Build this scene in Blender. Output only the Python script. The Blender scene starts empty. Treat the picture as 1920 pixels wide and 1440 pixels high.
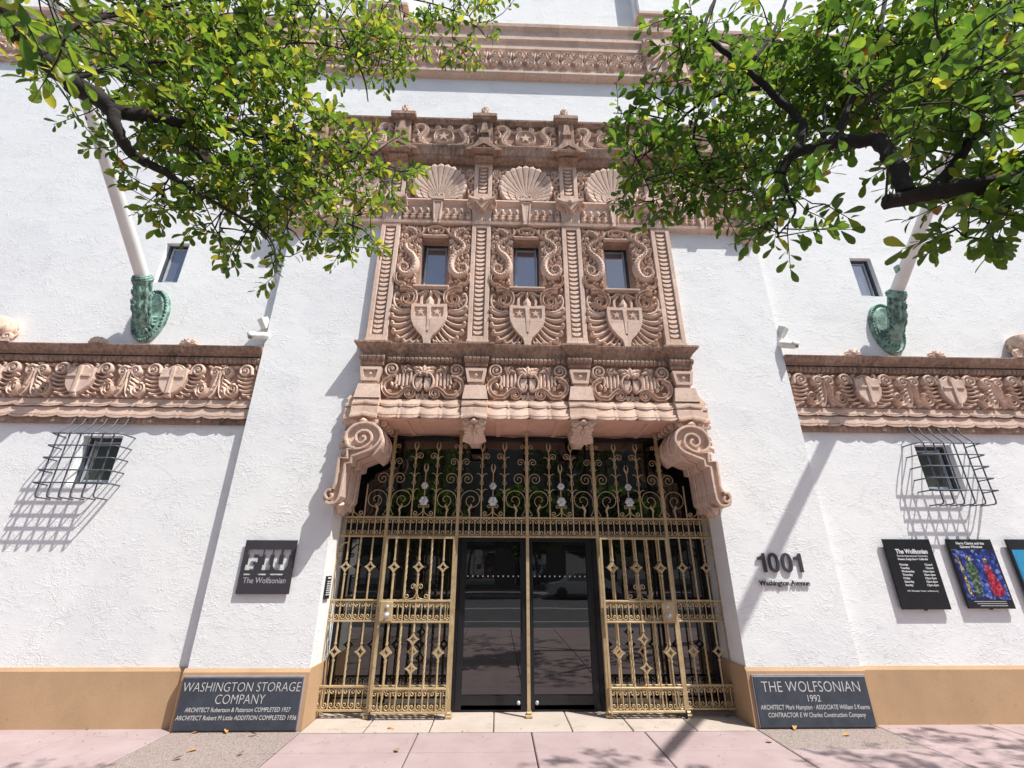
import bpy, bmesh, math, random
from math import sin, cos, pi, radians
from mathutils import Vector, Matrix

S = bpy.context.scene
COL = S.collection
rnd = random.Random(7)

# ------------------------------------------------------------------ camera
cam_d = bpy.data.cameras.new('camera')
cam = bpy.data.objects.new('camera', cam_d)
COL.objects.link(cam)
cam_d.sensor_fit = 'HORIZONTAL'
cam_d.sensor_width = 36.0
cam_d.lens = 841.83 / 1920 * 36.0
cam_d.clip_start = 0.05
cam_d.clip_end = 900
yaw, pitch, roll = radians(-1.598), radians(22.106), radians(0.212)
fw = Vector((-sin(yaw) * cos(pitch), cos(yaw) * cos(pitch), sin(pitch)))
rt = Vector((cos(yaw), sin(yaw), 0))
up = rt.cross(fw)
rt2 = rt * cos(roll) + up * sin(roll)
up2 = -rt * sin(roll) + up * cos(roll)
M = Matrix((rt2, up2, -fw)).transposed().to_4x4()
M.translation = Vector((-0.3786, -5.8932, 1.6))
cam.matrix_world = M
S.camera = cam

# ------------------------------------------------------------------ sky, sun, exposure
SUNV = Vector((1.52, -1.0, 3.0)).normalized()        # towards the sun
w = bpy.data.worlds.new('World')
S.world = w
w.use_nodes = True
nt = w.node_tree
bg = nt.nodes['Background']
sky = nt.nodes.new('ShaderNodeTexSky')
sky.sky_type = 'NISHITA'
sky.sun_disc = False
sky.sun_elevation = math.asin(SUNV.z)
sky.sun_rotation = math.atan2(SUNV.x, SUNV.y)
sky.dust_density = 2.0
sky.air_density = 1.0
sky.ozone_density = 1.0
nt.links.new(sky.outputs[0], bg.inputs[0])
bg.inputs[1].default_value = 0.11
sun_d = bpy.data.lights.new('sun', 'SUN')
sun = bpy.data.objects.new('sun', sun_d)
COL.objects.link(sun)
sun_d.energy = 4.6
sun_d.angle = radians(0.5)
sun_d.color = (1.0, 0.975, 0.93)
sun.rotation_euler = SUNV.to_track_quat('Z', 'Y').to_euler()
sun.location = SUNV * 40
S.view_settings.view_transform = 'Standard'
S.view_settings.look = 'None'
S.view_settings.exposure = 0.52
S.view_settings.gamma = 1.0
S.view_settings.use_curve_mapping = False
S.render.engine = 'CYCLES'
try:
    S.cycles.max_bounces = 8
    S.cycles.use_denoising = True
except Exception:
    pass

# ------------------------------------------------------------------ materials
def new_mat(name):
    m = bpy.data.materials.new(name)
    m.use_nodes = True
    return m, m.node_tree, m.node_tree.nodes['Principled BSDF']

def N(nt, kind, **kw):
    n = nt.nodes.new(kind)
    for k, v in kw.items():
        if k in n.inputs:
            n.inputs[k].default_value = v
        else:
            setattr(n, k, v)
    return n

def ramp(nt, fac, stops):
    r = nt.nodes.new('ShaderNodeValToRGB')
    e = r.color_ramp.elements
    while len(e) < len(stops):
        e.new(0.5)
    for i, (p, c) in enumerate(stops):
        e[i].position = p
        e[i].color = (c, c, c, 1) if not isinstance(c, tuple) else (*c, 1)
    nt.links.new(fac, r.inputs[0])
    return r

def coords(nt, scale=(1, 1, 1)):
    tc = nt.nodes.new('ShaderNodeNewGeometry')
    mp = nt.nodes.new('ShaderNodeMapping')
    mp.inputs['Scale'].default_value = scale
    nt.links.new(tc.outputs['Position'], mp.inputs['Vector'])
    return mp.outputs[0]

def noise(nt, vec, scale, detail=4, rough=0.55, dist=0.0):
    n = N(nt, 'ShaderNodeTexNoise', Scale=scale, Detail=detail, Roughness=rough, Distortion=dist)
    nt.links.new(vec, n.inputs['Vector'])
    return n.outputs[0]

def mixc(nt, fac, a, b):
    m = nt.nodes.new('ShaderNodeMix')
    m.data_type = 'RGBA'
    for i, v in ((0, fac), (6, a), (7, b)):
        if isinstance(v, (float, int)):
            m.inputs[i].default_value = v
        elif isinstance(v, tuple):
            m.inputs[i].default_value = (*v, 1)
        else:
            nt.links.new(v, m.inputs[i])
    return m.outputs[2]

def math_(nt, op, a, b=None):
    m = nt.nodes.new('ShaderNodeMath')
    m.operation = op
    for i, v in ((0, a), (1, b)):
        if v is None:
            continue
        if isinstance(v, (float, int)):
            m.inputs[i].default_value = v
        else:
            nt.links.new(v, m.inputs[i])
    return m.outputs[0]

def bump(nt, bsdf, h, strength, dist):
    b = N(nt, 'ShaderNodeBump', Strength=strength, Distance=dist)
    nt.links.new(h, b.inputs['Height'])
    nt.links.new(b.outputs[0], bsdf.inputs['Normal'])
    return b

def simple(name, col, rough=0.6, metal=0.0, var=0.12, vscale=6.0, bmp=0.0, bscale=60.0, spec=0.5):
    m, nt, b = new_mat(name)
    v = coords(nt)
    n = noise(nt, v, vscale, 5)
    r = ramp(nt, n, [(0.3, 1 - var), (0.7, 1 + var)])
    mm = nt.nodes.new('ShaderNodeMix'); mm.data_type = 'RGBA'; mm.blend_type = 'MULTIPLY'
    mm.inputs[0].default_value = 1.0
    mm.inputs[6].default_value = (*col, 1)
    nt.links.new(r.outputs[0], mm.inputs[7])
    nt.links.new(mm.outputs[2], b.inputs['Base Color'])
    b.inputs['Roughness'].default_value = rough
    b.inputs['Metallic'].default_value = metal
    b.inputs['Specular IOR Level'].default_value = spec
    if bmp:
        bump(nt, b, noise(nt, v, bscale, 3), bmp, 0.01)
    return m

def mat_stucco():
    m, nt, b = new_mat('white_stucco')
    v = coords(nt, (1, 1, 1.35))
    big = noise(nt, v, 1.3, 3)
    col = mixc(nt, ramp(nt, big, [(0.35, 0.0), (0.7, 1.0)]).outputs[0], (0.785, 0.795, 0.785), (0.82, 0.825, 0.815))
    # rain streaks: thin faint vertical stains
    vs = coords(nt, (9, 9, 0.35))
    st = ramp(nt, noise(nt, vs, 1.0, 4), [(0.62, 0.0), (0.8, 0.28)]).outputs[0]
    col = mixc(nt, st, col, (0.62, 0.61, 0.58))
    vc = N(nt, 'ShaderNodeTexVoronoi', Scale=0.55); vc.feature = 'DISTANCE_TO_EDGE'
    wob = N(nt, 'ShaderNodeTexNoise', Scale=2.2, Detail=6.0)
    nt.links.new(v, wob.inputs['Vector'])
    wv = mixc(nt, 0.28, v, wob.outputs['Color'])
    nt.links.new(wv, vc.inputs['Vector'])
    cr = math_(nt, 'MULTIPLY', ramp(nt, vc.outputs['Distance'], [(0.0, 0.2), (0.006, 0.0)]).outputs[0], ramp(nt, noise(nt, v, 0.8, 2), [(0.5, 0.0), (0.6, 1.0)]).outputs[0])
    col = mixc(nt, cr, col, (0.42, 0.41, 0.40))
    pt = ramp(nt, noise(nt, v, 0.55, 2, 0.4), [(0.58, 0.0), (0.60, 0.35)]).outputs[0]
    col = mixc(nt, pt, col, (0.70, 0.71, 0.725))
    nt.links.new(col, b.inputs['Base Color'])
    b.inputs['Roughness'].default_value = 0.85
    b.inputs['Specular IOR Level'].default_value = 0.2
    # trowel relief: sparse torn crescents with crisp edges on a softly wavy ground
    a1 = noise(nt, coords(nt, (1, 1, 1.5)), 5.2, 4, 0.5, 2.2)
    e1 = ramp(nt, a1, [(0.50, 0.0), (0.525, 1.0), (0.60, 0.35)]).outputs[0]
    a2 = noise(nt, coords(nt, (1.0, 1, 2.0)), 11.0, 3, 0.5, 1.6)
    e2 = ramp(nt, a2, [(0.54, 0.0), (0.57, 1.0), (0.66, 0.2)]).outputs[0]
    msk = ramp(nt, noise(nt, v, 2.3, 4, 0.6), [(0.44, 0.03), (0.62, 1.0)]).outputs[0]
    msk2 = ramp(nt, noise(nt, v, 3.7, 3, 0.6), [(0.47, 0.0), (0.62, 1.0)]).outputs[0]
    soft = noise(nt, v, 2.6, 4, 0.55)
    fine = noise(nt, coords(nt, (1, 1, 2.5)), 30, 4, 0.6)
    h = math_(nt, 'ADD', math_(nt, 'MULTIPLY', math_(nt, 'MULTIPLY', e1, msk), 0.34), math_(nt, 'MULTIPLY', math_(nt, 'MULTIPLY', e2, msk2), 0.26))
    h = math_(nt, 'ADD', h, math_(nt, 'MULTIPLY', soft, 0.6))
    h = math_(nt, 'ADD', h, math_(nt, 'MULTIPLY', fine, 0.16))
    bump(nt, b, h, 0.75, 0.013)
    return m

def mat_stone(name, c1, c2, dirt, dirt_amt, streak=0.0, mould=0.3):
    m, nt, b = new_mat(name)
    v = coords(nt)
    n1 = noise(nt, v, 4.0, 6, 0.6)
    col = mixc(nt, ramp(nt, n1, [(0.35, 0.0), (0.68, 1.0)]).outputs[0], c1, c2)
    n2 = noise(nt, v, 17, 5, 0.7)
    col = mixc(nt, ramp(nt, n2, [(0.5, 0.0), (0.75, dirt_amt)]).outputs[0], col, dirt)
    if streak:
        vs = coords(nt, (26, 26, 1.2))
        s = ramp(nt, noise(nt, vs, 1.0, 4, 0.6), [(0.42, 0.0), (0.7, streak)]).outputs[0]
        col = mixc(nt, s, col, dirt)
    # black mould patches and tone shifts from block to block
    mo = math_(nt, 'MULTIPLY', ramp(nt, noise(nt, v, 0.9, 3, 0.5), [(0.54, 0.0), (0.68, mould)]).outputs[0], ramp(nt, noise(nt, coords(nt, (14, 14, 5)), 1.0, 5, 0.7), [(0.42, 0.0), (0.62, 1.0)]).outputs[0])
    col = mixc(nt, mo, col, (0.06, 0.05, 0.042))
    bl = N(nt, 'ShaderNodeTexBrick', Scale=1.0)
    bl.offset = 0.5
    bl.inputs['Color1'].default_value = (0.86, 0.86, 0.86, 1); bl.inputs['Color2'].default_value = (1.06, 1.06, 1.06, 1); bl.inputs['Mortar'].default_value = (0.72, 0.70, 0.68, 1)
    bl.inputs['Mortar Size'].default_value = 0.0035; bl.inputs['Brick Width'].default_value = 0.72; bl.inputs['Row Height'].default_value = 0.61
    cx = nt.nodes.new('ShaderNodeSeparateXYZ'); cb = nt.nodes.new('ShaderNodeCombineXYZ')
    nt.links.new(v, cx.inputs[0]); nt.links.new(cx.outputs[0], cb.inputs[0]); nt.links.new(cx.outputs[2], cb.inputs[1]); nt.links.new(cb.outputs[0], bl.inputs['Vector'])
    mu = nt.nodes.new('ShaderNodeMix'); mu.data_type = 'RGBA'; mu.blend_type = 'MULTIPLY'; mu.inputs[0].default_value = 1.0
    nt.links.new(col, mu.inputs[6]); nt.links.new(bl.outputs['Color'], mu.inputs[7])
    col = mu.outputs[2]
    # small pits of the cast stone
    n3 = noise(nt, v, 140, 2)
    pit = ramp(nt, n3, [(0.28, 1.0), (0.36, 0.0)]).outputs[0]
    col = mixc(nt, math_(nt, 'MULTIPLY', pit, 0.5), col, dirt)
    nt.links.new(col, b.inputs['Base Color'])
    b.inputs['Roughness'].default_value = 0.9
    b.inputs['Specular IOR Level'].default_value = 0.15
    h = math_(nt, 'ADD', math_(nt, 'MULTIPLY', noise(nt, v, 45, 5, 0.65), 1.0), math_(nt, 'MULTIPLY', pit, -0.5))
    bump(nt, b, h, 0.55, 0.008)
    return m

def mat_gold():
    m, nt, b = new_mat('gold_painted_iron')
    v = coords(nt)
    n1 = noise(nt, v, 9, 5, 0.65)
    col = mixc(nt, ramp(nt, n1, [(0.4, 0.0), (0.62, 1.0)]).outputs[0], (0.44, 0.32, 0.165), (0.53, 0.415, 0.245))
    n2 = noise(nt, v, 16, 6, 0.7)
    col = mixc(nt, ramp(nt, n2, [(0.56, 0.0), (0.70, 0.6)]).outputs[0], col, (0.27, 0.14, 0.085))
    nt.links.new(col, b.inputs['Base Color'])
    b.inputs['Metallic'].default_value = 0.25
    b.inputs['Roughness'].default_value = 0.48
    bump(nt, b, noise(nt, v, 90, 3), 0.2, 0.004)
    return m

def mat_glass(name, tint, f0, rough=0.01, wave=0.0):
    m, nt, b = new_mat(name)
    nt.nodes.remove(b)
    out = nt.nodes['Material Output']
    d = N(nt, 'ShaderNodeBsdfDiffuse', Color=(*tint, 1))
    g = N(nt, 'ShaderNodeBsdfGlossy', Color=(1, 1, 1, 1), Roughness=rough)
    lw = N(nt, 'ShaderNodeFresnel', IOR=1.5)
    fac = math_(nt, 'ADD', math_(nt, 'MULTIPLY', lw.outputs[0], 1.0), f0)
    mx = nt.nodes.new('ShaderNodeMixShader')
    nt.links.new(fac, mx.inputs[0]); nt.links.new(d.outputs[0], mx.inputs[1]); nt.links.new(g.outputs[0], mx.inputs[2])
    nt.links.new(mx.outputs[0], out.inputs[0])
    if wave:
        bp = N(nt, 'ShaderNodeBump', Strength=wave, Distance=0.01)
        nt.links.new(noise(nt, coords(nt), 1.6, 1), bp.inputs['Height'])
        nt.links.new(bp.outputs[0], g.inputs['Normal'])
    return m

def mat_verdigris():
    m, nt, b = new_mat('verdigris_bronze')
    v = coords(nt)
    n1 = noise(nt, v, 11, 6, 0.7)
    col = mixc(nt, ramp(nt, n1, [(0.42, 0.0), (0.6, 1.0)]).outputs[0], (0.075, 0.125, 0.108), (0.27, 0.44, 0.365))
    n2 = noise(nt, coords(nt, (20, 20, 2)), 1.0, 4)
    col = mixc(nt, ramp(nt, n2, [(0.5, 0.0), (0.72, 0.7)]).outputs[0], col, (0.33, 0.52, 0.43))
    nt.links.new(col, b.inputs['Base Color'])
    b.inputs['Metallic'].default_value = 0.2
    b.inputs['Roughness'].default_value = 0.65
    bump(nt, b, n1, 0.3, 0.006)
    return m

def mat_concrete(name, c1, c2, stain, pebble=0.0, stain_amt=0.5):
    m, nt, b = new_mat(name)
    v = coords(nt)
    col = mixc(nt, ramp(nt, noise(nt, v, 2.2, 6, 0.6), [(0.35, 0.0), (0.65, 1.0)]).outputs[0], c1, c2)
    sp = noise(nt, v, 120, 3, 0.7)
    col = mixc(nt, ramp(nt, sp, [(0.55, 0.0), (0.75, stain_amt)]).outputs[0], col, stain)
    st = noise(nt, v, 5.5, 7, 0.7, 0.6)
    col = mixc(nt, ramp(nt, st, [(0.58, 0.0), (0.74, stain_amt)]).outputs[0], col, stain)
    gv = N(nt, 'ShaderNodeTexVoronoi', Scale=5.5)
    nt.links.new(v, gv.inputs['Vector'])
    gm = math_(nt, 'MULTIPLY', ramp(nt, gv.outputs['Distance'], [(0.05, 0.55), (0.09, 0.0)]).outputs[0], ramp(nt, noise(nt, v, 1.7, 2), [(0.48, 0.0), (0.56, 1.0)]).outputs[0])
    col = mixc(nt, gm, col, stain)
    h = math_(nt, 'MULTIPLY', noise(nt, v, 60, 5, 0.7), 0.6)
    if pebble:
        vo = N(nt, 'ShaderNodeTexVoronoi', Scale=95.0)
        nt.links.new(v, vo.inputs['Vector'])
        col = mixc(nt, ramp(nt, vo.outputs['Distance'], [(0.25, 0.0), (0.7, 0.75)]).outputs[0], col, (0.10, 0.07, 0.055))
        hs = nt.nodes.new('ShaderNodeHueSaturation'); hs.inputs['Saturation'].default_value = 0.25; hs.inputs['Value'].default_value = 0.7; nt.links.new(vo.outputs['Color'], hs.inputs['Color'])
        col = mixc(nt, 0.22, col, hs.outputs[0])
        h = math_(nt, 'ADD', h, math_(nt, 'MULTIPLY', vo.outputs['Distance'], -1.6 * pebble))
    nt.links.new(col, b.inputs['Base Color'])
    b.inputs['Roughness'].default_value = 0.88
    b.inputs['Specular IOR Level'].default_value = 0.25
    bump(nt, b, h, 0.5, 0.006)
    return m

def mat_leaf(name, c1, c2, t1, t2, tr=0.45):
    m, nt, b = new_mat(name)
    out = nt.nodes['Material Output']
    v = coords(nt)
    n = noise(nt, v, 4.5, 2)
    n2 = noise(nt, v, 31, 1)
    f = ramp(nt, math_(nt, 'ADD', math_(nt, 'MULTIPLY', n, 0.45), math_(nt, 'MULTIPLY', n2, 0.55)), [(0.38, 0.0), (0.62, 1.0)]).outputs[0]
    col = mixc(nt, f, c1, c2)
    nt.links.new(col, b.inputs['Base Color'])
    b.inputs['Roughness'].default_value = 0.42
    b.inputs['Specular IOR Level'].default_value = 0.35
    t = nt.nodes.new('ShaderNodeBsdfTranslucent')
    nt.links.new(mixc(nt, f, t1, t2), t.inputs['Color'])
    mx = nt.nodes.new('ShaderNodeMixShader')
    mx.inputs[0].default_value = tr
    nt.links.new(b.outputs[0], mx.inputs[1]); nt.links.new(t.outputs[0], mx.inputs[2])
    nt.links.new(mx.outputs[0], out.inputs[0])
    return m

def mat_bark():
    m, nt, b = new_mat('dark_bark')
    v = coords(nt)
    n = noise(nt, v, 14, 7, 0.7, 0.5)
    nt.links.new(mixc(nt, n, (0.008, 0.006, 0.005), (0.034, 0.027, 0.021)), b.inputs['Base Color'])
    b.inputs['Roughness'].default_value = 0.95
    bump(nt, b, n, 0.9, 0.02)
    return m

def mat_mosaic(name, cols, scale, dark):
    """coloured glass-like picture print: voronoi cells toned by broad zones"""
    m, nt, b = new_mat(name)
    tc = nt.nodes.new('ShaderNodeTexCoord')
    vo = N(nt, 'ShaderNodeTexVoronoi', Scale=scale)
    nt.links.new(tc.outputs['Object'], vo.inputs['Vector'])
    sep = nt.nodes.new('ShaderNodeSeparateColor')
    nt.links.new(vo.outputs['Color'], sep.inputs[0])
    r = nt.nodes.new('ShaderNodeValToRGB')
    r.color_ramp.interpolation = 'CONSTANT'
    e = r.color_ramp.elements
    while len(e) < len(cols):
        e.new(0.5)
    for i, c in enumerate(cols):
        e[i].position = i / len(cols)
        e[i].color = (*c, 1)
    nt.links.new(sep.outputs[0], r.inputs[0])
    vd = N(nt, 'ShaderNodeTexVoronoi', Scale=scale)
    vd.feature = 'DISTANCE_TO_EDGE'
    nt.links.new(tc.outputs['Object'], vd.inputs['Vector'])
    ed = ramp(nt, vd.outputs['Distance'], [(0.02, 0.0), (0.06, 1.0)]).outputs[0]
    nt.links.new(mixc(nt, ed, dark, r.outputs[0]), b.inputs['Base Color'])
    b.inputs['Roughness'].default_value = 0.35
    return m

MS = mat_stucco()
ST = mat_stone('cast_stone', (0.65, 0.475, 0.375), (0.73, 0.565, 0.465), (0.36, 0.23, 0.17), 0.55)
SW = mat_stone('weathered_cast_stone', (0.35, 0.23, 0.17), (0.51, 0.36, 0.275), (0.11, 0.075, 0.055), 0.6, 0.6, 0.85)
SB = mat_stone('shaded_panel_ground_stone', (0.37, 0.235, 0.175), (0.49, 0.335, 0.255), (0.17, 0.10, 0.07), 0.65)  # darker than the relief: recess shade behind the carving painted into the colour
SF = mat_stone('soffit_stone', (0.68, 0.42, 0.31), (0.74, 0.49, 0.38), (0.36, 0.20, 0.14), 0.4)
TAN = mat_concrete('tan_paint', (0.43, 0.285, 0.165), (0.49, 0.325, 0.19), (0.28, 0.19, 0.12), 0.0, 0.45)
SLATE = simple('dark_slate', (0.045, 0.054, 0.072), 0.55, var=0.22, vscale=10, bmp=0.12, bscale=50)
SLATE_E = simple('pale_slate_edge', (0.30, 0.26, 0.29), 0.7, var=0.2)
LETTER = simple('pale_letter_fill', (0.62, 0.60, 0.58), 0.7, var=0.1, vscale=30)
GOLD = mat_gold()
SILVER = simple('silver_iron', (0.55, 0.57, 0.60), 0.42, 0.5, 0.3, 40)
BLACK = simple('black_frame', (0.014, 0.015, 0.018), 0.35, 0.2, 0.2, 8)
BLACK2 = simple('black_sign_metal', (0.04, 0.036, 0.044), 0.55, 0.0, 0.1, 8)
WHITE_TXT = simple('white_print', (0.72, 0.72, 0.72), 0.6, var=0.05)
GREY_TXT = simple('grey_print', (0.42, 0.41, 0.42), 0.6, var=0.25, vscale=60)
GREY_IRON = simple('grey_iron', (0.085, 0.10, 0.125), 0.5, 0.3, 0.3, 30)
DOORG = mat_glass('dark_door_glass', (0.006, 0.007, 0.007), 0.07, wave=0.05)
WING = mat_glass('upper_window_glass', (0.10, 0.10, 0.135), 0.22, wave=0.05)
LOWG = mat_glass('lower_window_glass', (0.05, 0.06, 0.05), 0.08, wave=0.1)
WFRAME = simple('blue_grey_frame', (0.05, 0.06, 0.075), 0.5, 0.1, 0.2, 8)
WFRAME2 = simple('pale_window_frame', (0.36, 0.39, 0.42), 0.5, 0.1, 0.2, 8)
VERD = mat_verdigris()
POLE = simple('white_pole_paint', (0.74, 0.73, 0.70), 0.4, 0.0, 0.07, 3)
CAMW = simple('white_camera_shell', (0.72, 0.73, 0.68), 0.45, 0.0, 0.08, 20)
PINK = mat_concrete('pink_concrete', (0.335, 0.252, 0.248), (0.385, 0.30, 0.295), (0.20, 0.14, 0.13), 0.0, 0.5)
PEB = mat_concrete('pebble_concrete', (0.34, 0.22, 0.185), (0.31, 0.23, 0.18), (0.20, 0.14, 0.11), 1.0, 0.5)
CORAL = mat_concrete('worn_coral_stone', (0.41, 0.345, 0.29), (0.48, 0.405, 0.355), (0.20, 0.17, 0.14), 0.0, 0.75)
JOINT = simple('dark_joint', (0.06, 0.045, 0.04), 0.95, var=0.3, vscale=20)
BARK = mat_bark()
ASPH = simple('asphalt', (0.10, 0.10, 0.105), 0.9, var=0.2, vscale=3, bmp=0.4, bscale=80)
PAINT = simple('road_paint', (0.7, 0.7, 0.68), 0.7)
KERB = mat_concrete('kerb_concrete', (0.34, 0.33, 0.31), (0.4, 0.39, 0.37), (0.2, 0.19, 0.18))
LEAF_A = mat_leaf('leaf_green', (0.055, 0.115, 0.014), (0.095, 0.16, 0.020), (0.22, 0.35, 0.025), (0.36, 0.46, 0.045), 0.48)
LEAF_B = mat_leaf('leaf_yellow_green', (0.13, 0.17, 0.018), (0.20, 0.21, 0.025), (0.50, 0.55, 0.05), (0.62, 0.55, 0.06), 0.5)
LEAF_C = mat_leaf('leaf_deep_green', (0.028, 0.075, 0.014), (0.05, 0.11, 0.022), (0.10, 0.24, 0.025), (0.22, 0.34, 0.035), 0.42)
LEAF_D = mat_leaf('leaf_orange', (0.30, 0.10, 0.02), (0.35, 0.16, 0.03), (0.6, 0.25, 0.04), (0.65, 0.35, 0.05), 0.35)
LEAF_DRY = simple('dry_leaf', (0.42, 0.22, 0.06), 0.7, var=0.35, vscale=25)

# ------------------------------------------------------------------ mesh builder
class MB:
    def __init__(s):
        s.v = []; s.f = []; s.sm = []; s.mi = []
    def add(s, vs, fs, smooth=False, mi=0):
        o = len(s.v)
        s.v += [tuple(p) for p in vs]
        for f in fs:
            s.f.append([i + o for i in f]); s.sm.append(smooth); s.mi.append(mi)
    def box(s, x0, x1, y0, y1, z0, z1, mi=0):
        v = [(x, y, z) for x in (x0, x1) for y in (y0, y1) for z in (z0, z1)]
        s.add(v, [(0, 1, 3, 2), (4, 6, 7, 5), (0, 4, 5, 1), (2, 3, 7, 6), (0, 2, 6, 4), (1, 5, 7, 3)], mi=mi)
    def bbox(s, x0, x1, y0, y1, z0, z1, c=0.008):
        """box with chamfered front (towards -y) edges"""
        b = [(x0, y1, z0), (x1, y1, z0), (x1, y1, z1), (x0, y1, z1)]
        m = [(x0, y0 + c, z0), (x1, y0 + c, z0), (x1, y0 + c, z1), (x0, y0 + c, z1)]
        f = [(x0 + c, y0, z0 + c), (x1 - c, y0, z0 + c), (x1 - c, y0, z1 - c), (x0 + c, y0, z1 - c)]
        fs = [(0, 3, 2, 1), (8, 9, 10, 11)]
        for i in range(4):
            j = (i + 1) % 4
            fs += [(i, j, j + 4, i + 4), (i + 4, j + 4, j + 8, i + 8)]
        s.add(b + m + f, fs)
    def tube(s, pts, rad, n=6, closed=False, caps=True, twist=0.0, sq=1.0):
        pts = [Vector(p) for p in pts]
        if not isinstance(rad, (list, tuple)):
            rad = [rad] * len(pts)
        m = len(pts)
        t0 = None; nrm = None
        vs = []
        for i, p in enumerate(pts):
            if closed:
                t = pts[(i + 1) % m] - pts[i - 1]
            else:
                t = pts[min(i + 1, m - 1)] - pts[max(i - 1, 0)]
            if t.length < 1e-9:
                t = Vector((0, 0, 1))
            t.normalize()
            if nrm is None:
                a = Vector((0, 1, 0)) if abs(t.y) < 0.9 else Vector((1, 0, 0))
                nrm = (a - t * a.dot(t)).normalized()
            else:
                nrm = (nrm - t * nrm.dot(t))
                nrm = nrm.normalized() if nrm.length > 1e-6 else Vector((1, 0, 0))
            b = t.cross(nrm)
            for k in range(n):
                an = 2 * pi * (k + 0.5) / n + twist * i
                vs.append(p + (nrm * cos(an) * sq + b * sin(an)) * rad[i])
        fs = []
        for i in range(m if closed else m - 1):
            j = (i + 1) % m
            for k in range(n):
                l = (k + 1) % n
                fs.append((i * n + k, i * n + l, j * n + l, j * n + k))
        s.add(vs, fs, smooth=n > 4)
        if caps and not closed:
            s.add(vs[:n], [tuple(range(n))]); s.add(vs[-n:], [tuple(range(n - 1, -1, -1))])
    def lathe(s, prof, n=16, axis='z', o=(0, 0, 0), a0=0.0, a1=2 * pi, smooth=True):
        full = abs(a1 - a0 - 2 * pi) < 1e-6
        k = n if full else n + 1
        vs = []
        for (r, h) in prof:
            for i in range(k):
                a = a0 + (a1 - a0) * i / n
                c, d = r * cos(a), r * sin(a)
                p = (c, d, h) if axis == 'z' else ((c, h, d) if axis == 'y' else (h, c, d))
                vs.append((p[0] + o[0], p[1] + o[1], p[2] + o[2]))
        fs = []
        for j in range(len(prof) - 1):
            for i in range(n):
                l = (i + 1) % k
                fs.append((j * k + i, j * k + l, (j + 1) * k + l, (j + 1) * k + i))
        s.add(vs, fs, smooth)
    def prism(s, poly, y0, h, ch=0.0, c=None):
        """polygon (x,z) from plane y0 rising h towards -y; ch = chamfer inset towards c"""
        n = len(poly)
        if c is None:
            c = (sum(p[0] for p in poly) / n, sum(p[1] for p in poly) / n)
        a = [(x, y0, z) for x, z in poly]
        if ch:
            def ins(x, z):
                d = math.hypot(x - c[0], z - c[1]) or 1
                k = max(0, 1 - ch / d)
                return (c[0] + (x - c[0]) * k, c[1] + (z - c[1]) * k)
            m = [(x, y0 - h + ch * 0.7, z) for x, z in poly]
            f = [(ins(x, z)[0], y0 - h, ins(x, z)[1]) for x, z in poly]
            fs = [tuple(range(2 * n, 3 * n))]
            for i in range(n):
                j = (i + 1) % n
                fs += [(i, j, j + n, i + n), (i + n, j + n, j + 2 * n, i + 2 * n)]
            s.add(a + m + f, fs)
        else:
            f = [(x, y0 - h, z) for x, z in poly]
            fs = [tuple(range(n, 2 * n))]
            for i in range(n):
                j = (i + 1) % n
                fs.append((i, j, j + n, i + n))
            s.add(a + f, fs)
    def relief(s, path, hw, h, y0=0.0, prof='round'):
        """carved band along a path in the (x,z) plane, rising towards -y"""
        n = len(path)
        if not isinstance(hw, (list, tuple)):
            hw = [hw] * n
        if not isinstance(h, (list, tuple)):
            h = [h] * n
        if prof == 'round':
            cs = [(cos(pi - pi * k / 4), 0.12 + 0.88 * sin(pi * k / 4) if 0 < k < 4 else 0) for k in range(5)]
        elif prof == 'groove':
            cs = [(-1, 0), (-0.92, 0.9), (-0.7, 1.0), (-0.35, 0.55), (0.35, 0.55), (0.7, 1.0), (0.92, 0.9), (1, 0)]
        else:
            cs = [(-1, 0), (-0.9, 0.8), (-0.7, 1), (0.7, 1), (0.9, 0.8), (1, 0)]
        m = len(cs)
        vs = []
        for i, (x, z) in enumerate(path):
            a = path[max(i - 1, 0)]; b = path[min(i + 1, n - 1)]
            tx, tz = b[0] - a[0], b[1] - a[1]
            l = math.hypot(tx, tz) or 1
            nx, nz = -tz / l, tx / l
            for (u, k) in cs:
                vs.append((x + nx * u * hw[i], y0 - k * h[i], z + nz * u * hw[i]))
        fs = [(i * m + k, i * m + k + 1, (i + 1) * m + k + 1, (i + 1) * m + k) for i in range(n - 1) for k in range(m - 1)]
        s.add(vs, fs, smooth=(prof == 'round'))
        s.add(vs[:m], [tuple(range(m))]); s.add(vs[-m:], [tuple(range(m))])
    def ball(s, x, z, r, h=None, y0=0.0, n=8):
        h = r if h is None else h
        vs = []
        for k in range(3):
            a = k * pi / 6
            for i in range(n):
                t = 2 * pi * i / n
                vs.append((x + r * cos(a) * cos(t), y0 - h * sin(a), z + r * cos(a) * sin(t)))
        vs.append((x, y0 - h, z))
        fs = [(k * n + i, k * n + (i + 1) % n, (k + 1) * n + (i + 1) % n, (k + 1) * n + i) for k in range(2) for i in range(n)]
        fs += [(2 * n + i, 2 * n + (i + 1) % n, 3 * n) for i in range(n)]
        s.add(vs, fs, True)
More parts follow.
